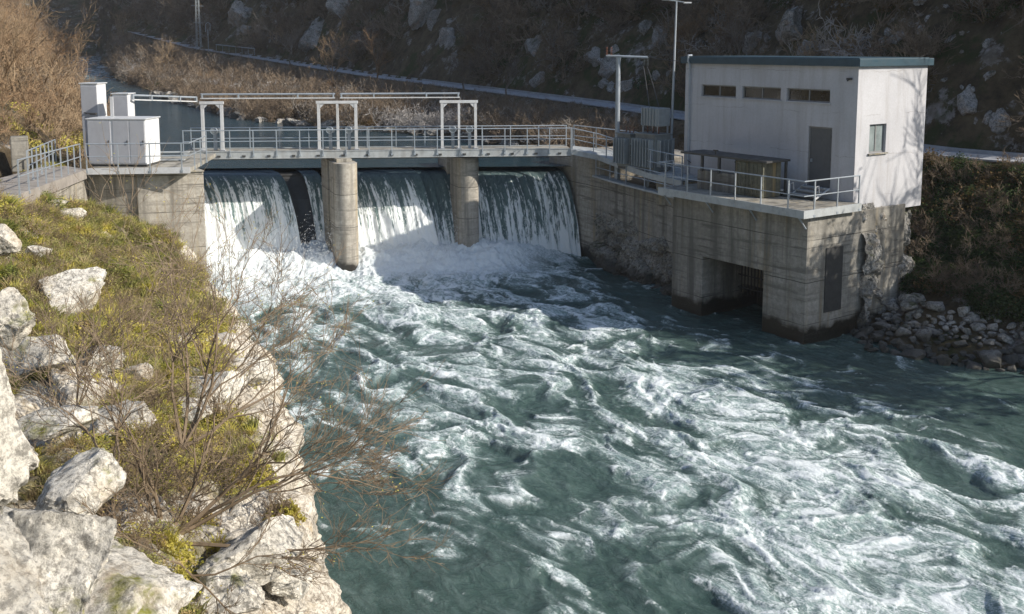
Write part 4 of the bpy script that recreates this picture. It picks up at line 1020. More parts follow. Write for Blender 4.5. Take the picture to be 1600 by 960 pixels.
# steel pole with cross arm
Yp = 50.4; pb = Vector((xat(964, Yp, 5.4), Yp, 4.6)); ptop = ad(962, 88, Yp).z
t = thing('steel_pole', pb.to_tuple(), 'thick galvanised pole with horizontal arm rising beside the curved walkway', 'pole')
MB().tube([pb, (pb.x, pb.y, ptop)], .13, 12, .11).build('pole_shaft', M['galv'], t, smooth=True)
armr = Vector((xat(1012, 50.0, ptop), 50.0, ptop-.05)); a_l = Vector((pb.x-.6, pb.y, ptop+.02))
MB().tube([a_l, armr], .055, 8).build('cross_arm', M['galv'], t, smooth=True)
for px in (948, 955, 993, 1007, 1012):
    b = Vector((xat(px, 50.2, ptop), 50.2, ptop)); m = MB(); sg = -1 if px > 980 else 1
    for j in range(6): m.tube([b+Vector((0, 0, sg*(.06+.07*j))), b+Vector((0, 0, sg*(.085+.07*j)))], .06, 8, .035)
    m.build('insulator', M['insul' if px < 980 else 'trafo_light'], t, smooth=True)
def wire(P, Q, sag, label, r=.014):
    t = MB(); pts = [P.lerp(Q, k/14) + Vector((0, 0, -sag*4*(k/14)*(1-k/14))) for k in range(15)]
    o = t.tube(pts, r, 5).build('power_cable', M['dark'], None, smooth=True); tag(o, label, 'cable', 'power cables')
wire(armr + Vector((0, 0, .02)), HC + U*(HL-.1) + Vector((0, 0, RZ+.1)), .05, 'thin cable from the pole arm to the power house roof corner')
wire(armr+Vector((-.2, 0, -.45)), c2_+Vector((-.2, 0, 2.9)), -.1, 'left drop cable hanging from the pole arm to the raised tank', .02)
wire(armr+Vector((-.02, 0, -.45)), c2_+Vector((.25, 0, 2.9)), -.1, 'right drop cable hanging from the pole arm to the raised tank', .02)
# slim lamp post
Yl = 47.9; lb = Vector((xat(1047, Yl, 5.4), Yl, 5.0)); ltz = ad(1057, 2, Yl)
t = thing('street_lamp', lb.to_tuple(), 'tall slim lamp post with small arms between the transformers and the power house', 'street lamp')
MB().tube([lb, Vector((ltz.x, Yl, ltz.z))], .075, 10, .045).build('pole_shaft', M['galv'], t, smooth=True)
m = MB(); q = Vector((ltz.x, Yl, ltz.z)); m.tube([q+Vector((-.35, 0, .05)), q, q+Vector((.35, -.1, -.06))], .025, 6); m.build('lamp_arm', M['galv'], t)
for dx, dz in ((-.5, .07), (.5, -.08)): MB().box(q+Vector((dx, -.02, dz)), (.36, .16, .07)).build('lamp_head', M['white'], t, bevel=.02)

# ------------------------------------------------------------------ far mast, lamp and guard rail at the road end
Ym = 168; mbp = ad(311, 76, Ym)
t = thing('lattice_mast', mbp.to_tuple(), 'tall pale lattice mast far upstream where the road ends', 'mast')
m = MB(); hgt = 11.5
for sx, sy in ((-1, -1), (1, -1), (1, 1), (-1, 1)): m.tube([mbp+Vector((sx*.36, sy*.36, -1.0)), mbp+Vector((sx*.14, sy*.14, hgt))], .07, 4)
for k in range(18):
    z = hgt*k/18; w = .36-.22*k/18; z2 = hgt*(k+1)/18
    s_ = 1 if k % 2 else -1; m.tube([mbp+Vector((-w*s_, -w, z)), mbp+Vector((w*s_, -w, z2))], .035, 4); m.tube([mbp+Vector((w, -w*s_, z)), mbp+Vector((w, w*s_, z2))], .035, 4)
m.build('mast_frame', M['trafo_light'], t)
for z, l in ((6.9, 1.0), (4.2, .7)):
    MB().tube([mbp+Vector((-l, 0, z)), mbp+Vector((l, 0, z-.1))], .06, 4).build('cross_arm', M['trafo_light'], t)
lp = ad(326, 82, Ym-4)
t = thing('street_lamp', lp.to_tuple(), 'short hooked lamp post right of the far lattice mast', 'street lamp')
MB().tube([lp-Vector((0, 0, .5)), lp+Vector((0, 0, 3.6))], .07, 6).build('pole_shaft', M['galv'], t)
MB().tube([lp+Vector((-.35, 0, 3.2)), lp+Vector((-.3, 0, 4.4)), lp+Vector((0, 0, 4.7)), lp+Vector((.4, 0, 4.5)), lp+Vector((.35, 0, 3.4))], .06, 5).build('lamp_arm', M['galv'], t)
gr_ = [ad(338, 79, 163), ad(372, 83, 157), ad(398, 86, 152)]
railing('guard_rail', gr_, 'pale guard rail beside the far end of the road', None, h=.9, spacing=2.5, mid=(), r=.07)

# ------------------------------------------------------------------ plants: twig generators
def twig_mesh(name, stems, mat, seed, levels=3, r0=.03, spread=.6, length=1.0, sides=3, kids=(4, 4), gnarl=.25, updir=.5, leaf=None, nleaf=0, leafsize=.05, bias=Vector((0, 0, 0)), rmin=.006, shorten=.62, fan=1.0):
    rnd = random.Random(seed); V = []; Fc = []; tips = []; mi = []
    def seg_chain(p, d, L, r, lev):
        n = 5 if lev < levels else 3; pts = [p]; rs = [r]
        for i in range(n):
            d = (d + Vector((rnd.gauss(0, gnarl), rnd.gauss(0, gnarl), rnd.gauss(0, gnarl))) + Vector((0, 0, updir*.12)) + bias*.12).normalized()
            pts.append(pts[-1] + d*L/n); rs.append(max(rmin*.5, r*(1-.75*(i+1)/n)))
        b = len(V); ns = sides if lev > 1 else max(sides, 5)
        for i, (q, rr) in enumerate(zip(pts, rs)):
            dd = (pts[min(i+1, n)]-pts[max(i-1, 0)]).normalized(); a = dd.orthogonal().normalized() if i == 0 else (a - dd*a.dot(dd)).normalized(); c = dd.cross(a)
            for k in range(ns):
                t = 2*math.pi*k/ns; V.append(q + (a*math.cos(t)+c*math.sin(t))*max(rr, rmin*.5))
        for i in range(n):
            for k in range(ns): Fc.append((b+i*ns+k, b+i*ns+(k+1) % ns, b+(i+1)*ns+(k+1) % ns, b+(i+1)*ns+k)); mi.append(0)
        if lev < levels:
            for _ in range(kids[min(lev, len(kids)-1)]):
                t = rnd.uniform(.3, 1.0); i = min(n-1, int(t*n)); q = pts[i].lerp(pts[i+1], t*n-i if t < 1 else 0)
                ax = Vector((rnd.gauss(0, 1), rnd.gauss(0, 1), rnd.gauss(0, 1))).normalized(); nd = ((pts[i+1]-pts[i]).normalized() + ax*spread).normalized()
                seg_chain(q, nd, L*shorten*rnd.uniform(.6, 1.2), max(rmin, rs[i]*.6), lev+1)
        if lev >= levels-1: tips.extend(pts[1:])
    for p, d, L in stems: seg_chain(Vector(p), Vector(d).normalized(), L*length, r0, 0)
    if leaf:
        for _ in range(nleaf):
            q = rnd.choice(tips) + Vector((rnd.gauss(0, .04), rnd.gauss(0, .04), rnd.gauss(0, .04)))
            a = Vector((rnd.gauss(0, 1), rnd.gauss(0, 1), rnd.gauss(0, .6))).normalized(); c = a.orthogonal().normalized(); s = leafsize*rnd.uniform(.6, 1.3); b = len(V)
            V += [q, q+a*s*.5+c*s*.3, q+a*s, q+a*s*.5-c*s*.3]; Fc.append((b, b+1, b+2, b+3)); mi.append(1)
    me = bpy.data.meshes.new(name); me.from_pydata(V, [], Fc); me.materials.append(mat)
    if leaf: me.materials.append(leaf)
    me.polygons.foreach_set('material_index', mi); me.update(); return me
def leaf_clump(name, mat, seed, n=260, rad=.5, hgt=.35, size=.07, blade=False, flat=.5):
    rnd = random.Random(seed); V = []; Fc = []
    for _ in range(n):
        if blade:
            a = rnd.uniform(0, 6.28); r = abs(rnd.gauss(0, rad*.4)); p = Vector((math.cos(a)*r, math.sin(a)*r, 0)); h = hgt*rnd.uniform(.4, 1.1)
            ln = Vector((math.cos(a), math.sin(a), 0))*h*rnd.uniform(.1, .9) + Vector((rnd.gauss(0, .1), rnd.gauss(0, .1), 0)); w = Vector((-math.sin(a), math.cos(a), 0))*size*.12; b = len(V)
            V += [p-w, p+w, p+ln*.45+Vector((0, 0, h*.6))+w*.8, p+ln*.45+Vector((0, 0, h*.6))-w*.8, p+ln+Vector((0, 0, h*.85))]
            Fc += [(b, b+1, b+2, b+3), (b+3, b+2, b+4)]
        else:
            v = Vector((rnd.gauss(0, 1), rnd.gauss(0, 1), rnd.gauss(0, 1))).normalized()*rnd.uniform(.45, 1)**.5
            p = Vector((v.x*rad, v.y*rad, abs(v.z)*hgt))*(1+.3*math.sin(v.x*5+seed)*math.cos(v.y*4))
            a = Vector((rnd.gauss(0, 1), rnd.gauss(0, 1), rnd.gauss(0, flat))).normalized(); c = a.cross(Vector((rnd.gauss(0, .5), rnd.gauss(0, .5), 1))).normalized(); s = size*rnd.uniform(.5, 1.3); b = len(V)
            V += [p, p+a*s*.5+c*s*.35, p+a*s, p+a*s*.5-c*s*.35]; Fc.append((b, b+1, b+2, b+3))
    me = bpy.data.meshes.new(name); me.from_pydata(V, [], Fc); me.materials.append(mat); me.update(); return me

def scatter(name, meshes, P, scl, idx, label, cat, tilt=.25, nrm=None):
    c = bpy.data.collections.new(name+'_sources')
    for i, m in enumerate(meshes):
        o = bpy.data.objects.new('%s_source_%02d' % (name, i), m); c.objects.link(o)
    n = len(P); me = bpy.data.meshes.new(name); me.vertices.add(n); me.vertices.foreach_set('co', np.asarray(P, np.float32).ravel())
    rot = np.stack([RNG.normal(0, tilt, n), RNG.normal(0, tilt, n), RNG.uniform(0, 6.28, n)], 1)
    if nrm is not None: rot[:, 0] += nrm[:, 0]; rot[:, 1] += nrm[:, 1]
    a = me.attributes.new('rot', 'FLOAT_VECTOR', 'POINT'); a.data.foreach_set('vector', rot.astype(np.float32).ravel())
    a = me.attributes.new('scl', 'FLOAT', 'POINT'); a.data.foreach_set('value', np.asarray(scl, np.float32))
    a = me.attributes.new('idx', 'INT', 'POINT'); a.data.foreach_set('value', np.asarray(idx, np.int32))
    o = link(name, me); tag(o, label, cat, kind='stuff')
    ng = bpy.data.node_groups.new(name, 'GeometryNodeTree')
    ng.interface.new_socket('Geometry', in_out='INPUT', socket_type='NodeSocketGeometry'); ng.interface.new_socket('Geometry', in_out='OUTPUT', socket_type='NodeSocketGeometry')
    N = ng.nodes; Lk = ng.links.new; gi = N.new('NodeGroupInput'); go = N.new('NodeGroupOutput')
    ci = N.new('GeometryNodeCollectionInfo'); ci.inputs[0].default_value = c; ci.inputs['Separate Children'].default_value = True; ci.inputs['Reset Children'].default_value = True
    mp = N.new('GeometryNodeMeshToPoints'); ip = N.new('GeometryNodeInstanceOnPoints')
    def na(nm, ty): q = N.new('GeometryNodeInputNamedAttribute'); q.data_type = ty; q.inputs[0].default_value = nm; return q.outputs[0]
    Lk(gi.outputs[0], mp.inputs[0]); Lk(mp.outputs[0], ip.inputs['Points']); Lk(ci.outputs[0], ip.inputs['Instance'])
    ip.inputs['Pick Instance'].default_value = True
    Lk(na('idx', 'INT'), ip.inputs['Instance Index']); Lk(na('rot', 'FLOAT_VECTOR'), ip.inputs['Rotation']); Lk(na('scl', 'FLOAT'), ip.inputs['Scale'])
    Lk(ip.outputs[0], go.inputs[0])
    md = o.modifiers.new('scatter', 'NODES'); md.node_group = ng
    return o
def bush_stems(rnd, n, up=1.0, sp=.8):
    return [((rnd.gauss(0, .12), rnd.gauss(0, .12), -.05), (rnd.gauss(0, sp), rnd.gauss(0, sp), up), rnd.uniform(.7, 1.2)) for _ in range(n)]
rr = random.Random(3)
far_b = [twig_mesh('fb', bush_stems(rr, 7), M['twig_far'], s, 3, .045, .75, 1.5, 3, (4, 4, 3), .22, rmin=.016) for s in range(5)]
ora_b = [twig_mesh('ob', bush_stems(rr, 7), M['twig_orange'], s+20, 3, .04, .7, 1.5, 3, (4, 4, 3), .2, rmin=.014) for s in range(3)]
whi_b = [twig_mesh('wb', bush_stems(rr, 6), M['twig_white'], s+30, 3, .05, .9, 1.6, 3, (4, 3, 3), .3, rmin=.016) for s in range(2)]
lgt_b = [twig_mesh('lb', bush_stems(rr, 6, 1, 1.0), M['twig_light'], s+40, 3, .06, .85, 1.7, 3, (4, 3, 3), .3, rmin=.022) for s in range(3)]
brn_c = [leaf_clump('bc', M['leaf_brown'], s, 420, .9, .6, .13) for s in range(3)]
ivy_c = [leaf_clump('ic', M['leaf_dark'], s+5, 520, .85, .6, .11) for s in range(3)]
yel_f = [leaf_clump('yf', M['leaf_yel'], s+9, 420, .8, .5, .12) for s in range(2)]

def sample(n, fx, fy, ok):
    X = RNG.uniform(*fx, n); Y = RNG.uniform(*fy, n); m = ok(X, Y); return X[m], Y[m]
def inview(X, Y, mg=120):
    px = 800 + F*X/(Y*CP+3*SP); return (px > -mg) & (px < 1600+mg) & (Y > 5)
# pale outcrops: where their sight lines meet the shaded hillside
OUT = [(1235, 45, 62, 1.9), (1180, 70, 60, 1.0), (1262, 75, 60, .9), (1520, 160, 55, 1.3), (1490, 195, 53, 1.0), (1560, 190, 52, 1.2), (1400, 60, 64, .7), (955, 110, 74, 1.2), (985, 135, 68, .9), (1035, 60, 80, .9), (835, 75, 92, 1.2), (840, 125, 84, .8),
       (660, 20, 130, 1.6), (680, 30, 126, 1.1), (495, 55, 150, 1.4), (380, 30, 170, 1.6), (870, 150, 82, .5), (1010, 45, 80, .8), (1350, 78, 60, .5), (1440, 45, 62, .5), (1545, 120, 56, .7), (930, 90, 84, 1.0), (540, 10, 150, 1.5), (700, 60, 110, .8), (1095, 70, 66, .8)]
ro_ = random.Random(11)
for cx, cy, n_, sx, sy in ((1240, 50, 9, 30, 26), (1530, 175, 16, 45, 40), (950, 110, 12, 45, 35), (680, 30, 12, 40, 25), (480, 60, 7, 60, 30), (1400, 70, 8, 70, 12), (1000, 130, 9, 40, 20), (840, 150, 7, 60, 20), (1500, 60, 8, 60, 40)):
    for _ in range(n_): OUT.append((ro_.gauss(cx, sx), max(2, ro_.gauss(cy, sy)), 60, ro_.uniform(.18, .6)))
HITS = []; OUTC = []
_ys = np.arange(46, 230, .4)
for px, py, Y0, s_ in OUT:
    P = [ad(px, py, float(Yk)) for Yk in _ys]; gz = ground_z(np.array([p.x for p in P]), np.array([p.y for p in P])); hit = np.nonzero(gz > np.array([p.z for p in P]))[0]
    if len(hit) == 0: continue
    p = P[hit[0]]; dd_, _z = pl_dist(ROAD, np.array([p.x]), np.array([p.y]))
    if dd_[0] < 2.2: continue
    k = s_*1.1*p.y/75; HITS.append((p, k)); OUTC.append((p.x, p.y, k))
# far right hillside scrub
def okR(X, Y):
    dD, _ = pl_dist(ROAD, X, Y); dR, _ = pl_dist(R_E, X, Y)
    vis = (dD < 34)
    return inview(X, Y) & (np.abs(dD) > 2.0) & (dR > .8) & vis
X, Y = sample(74000, (-120, 40), (40, 290), okR)
dD, _ = pl_dist(ROAD, X, Y)
dens = np.clip(1.15 - (Y-60)/230, .25, 1)*np.where(Y > 110, .6, 1)
loc = (X-13.1)*U.x + (Y-39.8)*U.y; lw_ = (X-13.1)*W.x + (Y-39.8)*W.y
m = (RNG.random(len(X)) < dens) & ~((loc > -1.5) & (loc < HL+5.5) & (lw_ > -4) & (lw_ < HW+2.2)) & ~((X < 13) & (Y < 57))
clear = fbm(X*.12, Y*.12, 40, 4); m &= (clear < .12) | (RNG.random(len(X)) < .18)
m &= ~((dD < 0) & (X > 12) & (Y < 62))
for hx, hy, hr in OUTC: m &= (np.hypot(X-hx, (Y-hy+.9*hr)*.7) > hr*1.0+.35)
X, Y, dD = X[m], Y[m], dD[m]; Z = ground_z(X, Y)
kind = RNG.random(len(X)); patch = fbm(X*.07, Y*.07, 50, 3)
far_idx = np.where(kind < .62, RNG.integers(0, 5, len(X)), np.where((kind < .80), 10+RNG.integers(0, 3, len(X)), np.where(patch > -.02, 13+RNG.integers(0, 3, len(X)), RNG.integers(0, 5, len(X)))))
far_idx = np.where((patch < -.16) & (kind > .45), 5+RNG.integers(0, 3, len(X)), far_idx)
far_idx = np.where((far_idx >= 5) & (far_idx < 8) & (dD < 0) & (kind < .85), RNG.integers(0, 5, len(X)), far_idx)
far_idx = np.where((kind > .975), 8+RNG.integers(0, 2, len(X)), far_idx)
# remap to list order: far(5) orange(3) white(2) brown(3) ivy(3)
scl = RNG.uniform(.6, 1.5, len(X))*np.where(dD < 0, .75, 1.0)*(1+np.clip((Y-110)/200, 0, .7))
wspot = (np.hypot(X-xat(640, 75, 5.5), Y-75) < 4.5); far_idx = np.where(wspot, 8+RNG.integers(0, 2, len(X)), far_idx)
_, zDr = pl_dist(ROAD, X, Y)
scl = np.where(dD < 0, np.minimum(scl, (zDr+.25-Z)/1.9), scl); keep_ = scl > .16
X, Y, Z, scl, far_idx, dD = X[keep_], Y[keep_], Z[keep_], scl[keep_], far_idx[keep_], dD[keep_]

far_idx = np.where((RNG.random(len(X)) < .13) & (far_idx < 8), 16+RNG.integers(0, 3, len(X)), far_idx)
scatter('hillside_scrub', far_b+ora_b+whi_b+brn_c+ivy_c+lgt_b, np.stack([X, Y, Z], 1), scl, far_idx, 'leafless brown scrub covering the shaded hillside above and below the road', 'scrub')
# sunlit scrub, left bank
def okL(X, Y):
    dL, _ = pl_dist(L_E, X, Y); return inview(X, Y, 60) & (((dL < -1.0) & (Y > 48)) | ((X < -21.8) & (Y <= 48))) & (X > -20-Y*.62)
X, Y = sample(16000, (-150, -18), (36, 250), okL); 
m = RNG.random(len(X)) < np.where(Y < 100, .9, .35); X, Y = X[m], Y[m]; Z = ground_z(X, Y)
k = RNG.random(len(X)); yel = (Y < 62) & (X > -34)
idx = np.where(k < .45, RNG.integers(0, 3, len(X)), np.where(k < .7, 3+RNG.integers(0, 5, len(X)), 8+RNG.integers(0, 3, len(X))))
idx = np.where(yel & (k > .45), 11+RNG.integers(0, 2, len(X)), idx)
scatter('bank_scrub', ora_b+far_b+brn_c+yel_f, np.stack([X, Y, Z], 1), RNG.uniform(.7, 1.6, len(X))*np.where(yel, .7, 1), idx, 'sunlit russet scrub with yellow green growth on the left hillside', 'scrub')
# ivy and scrub on the bank right of the power house
def okB(X, Y):
    dD, _ = pl_dist(ROAD, X, Y); dR, _ = pl_dist(R_E, X, Y)
    loc = (X-13.1)*U.x + (Y-39.8)*U.y; lw_ = (X-13.1)*W.x + (Y-39.8)*W.y
    return (dR > 2.6+1.0*fbm(X*.5, Y*.5, 3, 2)) & (dD < -1.9) & ~((loc > -.1) & (lw_ < HW+.2)) & (lw_ > 3.2)
X, Y = sample(9000, (12, 34), (31, 50), okB); Z = ground_z(X, Y); k = RNG.random(len(X))
gr = fbm(X*.3, Y*.3, 60, 3)
idx = np.where(k < .07, 3+RNG.integers(0, 3, len(X)), np.where((X > 16.5) & (gr > .0) & (k < .42), 6+RNG.integers(0, 3, len(X)), RNG.integers(0, 3, len(X))))
sc_ = RNG.uniform(.4, .95, len(X))*np.where((idx >= 3) & (idx < 6), .6, 1)
scatter('ivy', ivy_c+far_b[:3]+brn_c, np.stack([X, Y, Z+.05], 1), sc_, idx, 'dark ivy and tangled undergrowth on the bank right of the power house', 'ivy')

# ------------------------------------------------------------------ individual bare trees
def tree_thing(px, Yk, h, kind, label, seed, zoff=0):
    x = xat(px, Yk, 8); z = float(ground_z(np.array([x]), np.array([Yk]))[0])
    t = thing('bare_tree', (x, Yk, z), label, 'tree', 'leafless trees on the hillsides')
    me = twig_mesh('crown', [((0, 0, h*.25), (random.gauss(0, .35), random.gauss(0, .35), 1), h*.62), ((0, 0, h*.22), (random.gauss(0, .8), random.gauss(0, .8), .8), h*.5), ((0, 0, h*.3), (random.gauss(0, .8), random.gauss(0, .8), .8), h*.45)], M[kind], seed, 3, .06, .65, 1.0, 3, (6, 5, 4), .16, rmin=.014)
    o = link('crown', me); o.parent = t
    m = MB().tube([(x, Yk, z-.3), (x+.05*h*random.uniform(-1, 1), Yk, z+h*.15), (x, Yk, z+h*.3)], .09, 7, .06); m.build('trunk', M[kind], t, smooth=True)
    return t
TREES = [(20, 62, 6, 'twig_orange', 'tall russet leafless tree at the left picture edge'), (70, 70, 6.5, 'twig_orange', 'broad russet leafless tree above the tallest white cabinet'), (100, 95, 7, 'twig_orange', 'slender leafless tree beside the upstream river bend'),
         (5, 55, 4.5, 'twig_orange', 'low russet tree just above the path at the left picture edge'), (45, 85, 8, 'twig_far', 'grey leafless tree high on the left hillside'), (120, 118, 6, 'twig_orange', 'sunlit leafless tree leaning over the left bank far upstream'),
         (255, 150, 6, 'twig_orange', 'pale leafless tree on the right bank of the upstream bend'), (180, 205, 10, 'twig_orange', 'sunlit tree far up the valley at the top left'), (520, 112, 5, 'twig_orange', 'russet tree just above the middle of the road'),
         (590, 108, 5, 'twig_orange', 'second russet tree above the middle of the road, right of the first'), (723, 96, 3.5, 'twig_grey', 'small bare roadside tree above the footbridge'), (792, 93, 3.5, 'twig_grey', 'small crooked tree on the lower road edge'),
         (455, 140, 7, 'twig_grey', 'slim bare tree in front of the far part of the road'), (900, 95, 6, 'twig_grey', 'bare tree on the slope above the road left of the steel pole'), (700, 118, 7, 'twig_grey', 'grey branching tree high above the middle of the road'),
         (1160, 70, 5, 'twig_grey', 'pale bare tree right behind the power house roof'), (830, 105, 7, 'twig_grey', 'grey tree at the top of the picture in the middle'), (1500, 62, 5, 'twig_far', 'brown bare tree above the power house at the right edge')]
for i, (px, Yk, h, kd, lab) in enumerate(TREES): tree_thing(px, Yk, h, kd, lab, 100+i)
# trees standing outside the picture on the right, whose branches dapple the side wall
for i, (x, y, h) in enumerate([(29.5, 34.8, 9), (27.0, 39.2, 15), (34, 33.5, 12), (25.5, 32.5, 10), (29, 30, 11), (23.6, 34.6, 8)]):
    z = float(ground_z(np.array([x]), np.array([y]))[0])
    t = thing('bare_tree', (x, y, z), ['leafless tree on the bank beyond the right picture edge, nearest the building', 'tall leafless tree on the bank beyond the right picture edge', 'leafless tree by the road beyond the right picture edge', 'ivy-clad tree on the waterside beyond the right picture edge', 'tallest ivy-clad tree beyond the right picture edge', 'ivy-clad tree nearest the stone heap, beyond the right picture edge'][i], 'tree', 'leafless trees on the hillsides')
    me = twig_mesh('crown', [((0, 0, h*.25), (random.gauss(0, .3), random.gauss(0, .3), 1), h*.6), ((0, 0, h*.25), (.5, .5, 1), h*.5), ((0, 0, h*.3), (-.6, .3, 1), h*.5), ((0, 0, h*.3), (0, -.6, .9), h*.5)], M['twig_grey'], 300+i, 3, .10, .7, 1.0, 4, (6, 5, 4), .16, rmin=.03, leaf=M['leaf_dark'], nleaf=(0 if i < 3 else 6000), leafsize=.28)
    o = link('crown', me); o.parent = t; MB().tube([(x, y, z-.3), (x, y, z+h*.3)], .14, 8, .1).build('trunk', M['twig_grey'], t, smooth=True)

# ------------------------------------------------------------------ rocks
def rock_mesh(name, seed, mat, sub=4, sq=(1, .8, .65), planes=9, rough=.06):
    import bmesh
    bm = bmesh.new(); bmesh.ops.create_icosphere(bm, subdivisions=sub, radius=1); rs = np.random.default_rng(seed)
    V = np.array([v.co for v in bm.verts])
    for _ in range(planes):
        n = rs.normal(size=3); n /= np.linalg.norm(n); d = rs.uniform(.45, .82); k = V@n; V = V - np.outer(np.maximum(0, k-d)*.97, n)
    V = V*(1 + rough*fbm(V[:, 0]*1.8+seed, V[:, 1]*1.8, V[:, 2]*1.8, 5, .6)[:, None]*2)
    V = V*(1 + rough*.55*(ridge(V[:, 0]*3.5+seed, V[:, 1]*3.5, V[:, 2]*3.5, 4, .6)-.6)[:, None])
    V *= np.array(sq)
    for v, c in zip(bm.verts, V): v.co = c
    me = bpy.data.meshes.new(name); bm.to_mesh(me); bm.free(); me.materials.append(mat)
    me.polygons.foreach_set('use_smooth', [True]*len(me.polygons))
    try: me.set_sharp_from_angle(angle=math.radians(32))
    except Exception: pass
    return me
rip = [rock_mesh('riprap_stone', s, M['rock_grey'], 3, (1, random.uniform(.65, 1), random.uniform(.5, .8)), 16, .04) for s in range(8)]
n = 0; placed = []
rp_ = random.Random(5)
for tr in range(9000):
    if n >= 285: break
    x = rp_.uniform(13.2, 26); y = rp_.uniform(29, 41)
    dR, _ = pl_dist(R_E, np.array([x]), np.array([y])); d = float(dR[0])
    if not (-.5 < d < 3.3): continue
    s = rp_.choice((.16, .2, .24, .3, .38, .5))*(1.1 if d < .5 else .9)*(1.25 if x > 17 and d < 1 else 1)
    if any((x-a)**2+(y-b)**2 < ((s+c)*.62)**2 for a, b, c in placed): continue
    px = 800+F*x/(y*CP+10*SP)
    if px > 1850: continue
    placed.append((x, y, s)); z = float(ground_z(np.array([x]), np.array([y]))[0]) if d > 0 else -.1
    o = link('riprap_stone', rip[rp_.randrange(8)], (x, y, max(z, -.05)+s*.25)); o.scale = (s*1.15,)*3; o.rotation_euler = (rp_.uniform(-.4, .4), rp_.uniform(-.4, .4), rp_.uniform(0, 6.28))
    tag(o, 'grey limestone block in the riprap heap at the right waterline', 'stone', 'riprap stones along the right bank'); n += 1
outc = [rock_mesh('rock_outcrop', 50+s, M['rock_hill'], 4, (1, .7, 1.1), 12, .22) for s in range(5)]
for i, (p, k) in enumerate(HITS):
    o = link('rock_outcrop', outc[i % 5], (p.x, p.y, p.z-.12*k)); o.scale = (k, k, k*.9); o.rotation_euler = (random.uniform(-.4, .4), random.uniform(-.4, .4), random.uniform(0, 6.28))
    tag(o, 'weathered pale limestone outcrop among the scrub of the shaded hillside', 'rock', 'limestone outcrops on the shaded hillside')
# bank rocks at the far waterline
for i in range(46):
    k = i/46; pts = along(R_E[3:10], 200); p = pts[int(k*199)] + np.array([random.uniform(-.2, 1.0), random.uniform(-.3, .6), .1])
    s = random.uniform(.35, .9)*(p[1]/75)
    o = link('bank_rock', outc[i % 5], p); o.scale = (s*1.3, s*1.2, s*.55); o.rotation_euler = (0, 0, random.uniform(0, 6.28))
    tag(o, 'pale rock at the far waterline of the reservoir behind the footbridge', 'rock', 'rocks along the far waterline')

# foreground boulders and slabs
def boulder(px, py, Yk, size, label, seed, rot=0, sq=(1, .8, .8), sub=5, rough=.11):
    me = rock_mesh('boulder', seed, M['rock'], sub, sq, 14, rough*1.25); p = ad(px, py, Yk)
    o = link('boulder', me, p); o.scale = (size,)*3; o.rotation_euler = (random.uniform(-.2, .2), random.uniform(-.2, .2), rot); tag(o, label, 'boulder', 'white limestone boulders on the near bank'); return o
boulder(-120, 610, 7.6, .72, 'tall white rock slab filling the left picture edge at mid height', 71, .3, (1.15, 1.2, 1.75), 6)
boulder(-30, 950, 5.2, .55, 'nearest white rock slab in the bottom left corner', 72, .2, (.75, 1.1, 1.1), 6)
boulder(70, 880, 8.6, .95, 'long white rock ledge behind the bottom left slab', 73, .9, (.75, 1.3, .85), 6)
boulder(175, 950, 9.6, .9, 'broad white rock ledge at the bottom of the picture below the shrub', 79, .5, (1.2, 1.3, .5), 6)
boulder(62, 400, 27.5, .42, 'small round white boulder in the grass below the path', 74, .5, (1, .8, .85))
boulder(5, 375, 25, .48, 'white boulder at the left edge above the tall slab', 75, 1, (1, .8, 1))
boulder(105, 468, 23, 1.05, 'large flat grey white rock amid the yellow grass', 76, .4, (1.05, .9, .7))
boulder(75, 322, 36, .75, 'pale rock right below the left path railing', 77, .2, (1.2, .8, .6))
boulder(110, 338, 36.5, .7, 'pale rock beside the foot of the left abutment', 78, .6, (1.2, .8, .6))
boulder(10, 500, 15, .6, 'weathered white rock behind the tall slab at the left edge', 80, .1, (1, .8, .9))

for a in [(110, 770, 10.8, .62, 'steep white rock ledge between the left slabs and the dead brush', 101), (345, 925, 11.6, .6, 'bulging pale rock at the bottom of the cliff below the arching shrub', 102), (60, 560, 17, .8, 'broad pale rock face above the dense low shrub', 103), (180, 660, 16, .6, 'pale ledge hidden among the stems of the thin upright shrub', 104), (440, 900, 12.6, .5, 'pale rounded rock on the outermost cliff lip at the bottom', 105),
          (335, 610, 19, .75, 'pale ledge rock on the cliff lip under the twiggy shrub', 90), (385, 575, 22, .7, 'pale rock at the outer cliff lip beside the foam', 91), (300, 520, 27, .8, 'pale rock halfway between the left abutment and the shrubs', 92), (150, 560, 19.5, .6, 'rough grey white rock in the weeds right of the tall slab', 93),
          (215, 590, 19, .45, 'small white rock between the upright shrubs', 94), (95, 660, 14.5, .55, 'dark cracked white rock below the dense low shrub', 95), (410, 860, 12.2, .75, 'bulging white rock on the cliff lip under the arching shrub', 96), (300, 640, 17.5, .4, 'small pale rock in the yellow weeds above the big shrub', 97),
          (20, 720, 12.2, .5, 'white rock wedged behind the two left slabs', 98), (320, 480, 31, .8, 'pale rock at the cliff lip just below the abutment', 99)]: boulder(*a[:4], a[4], a[5], a[5]*.7, (1.15, .9, .6))
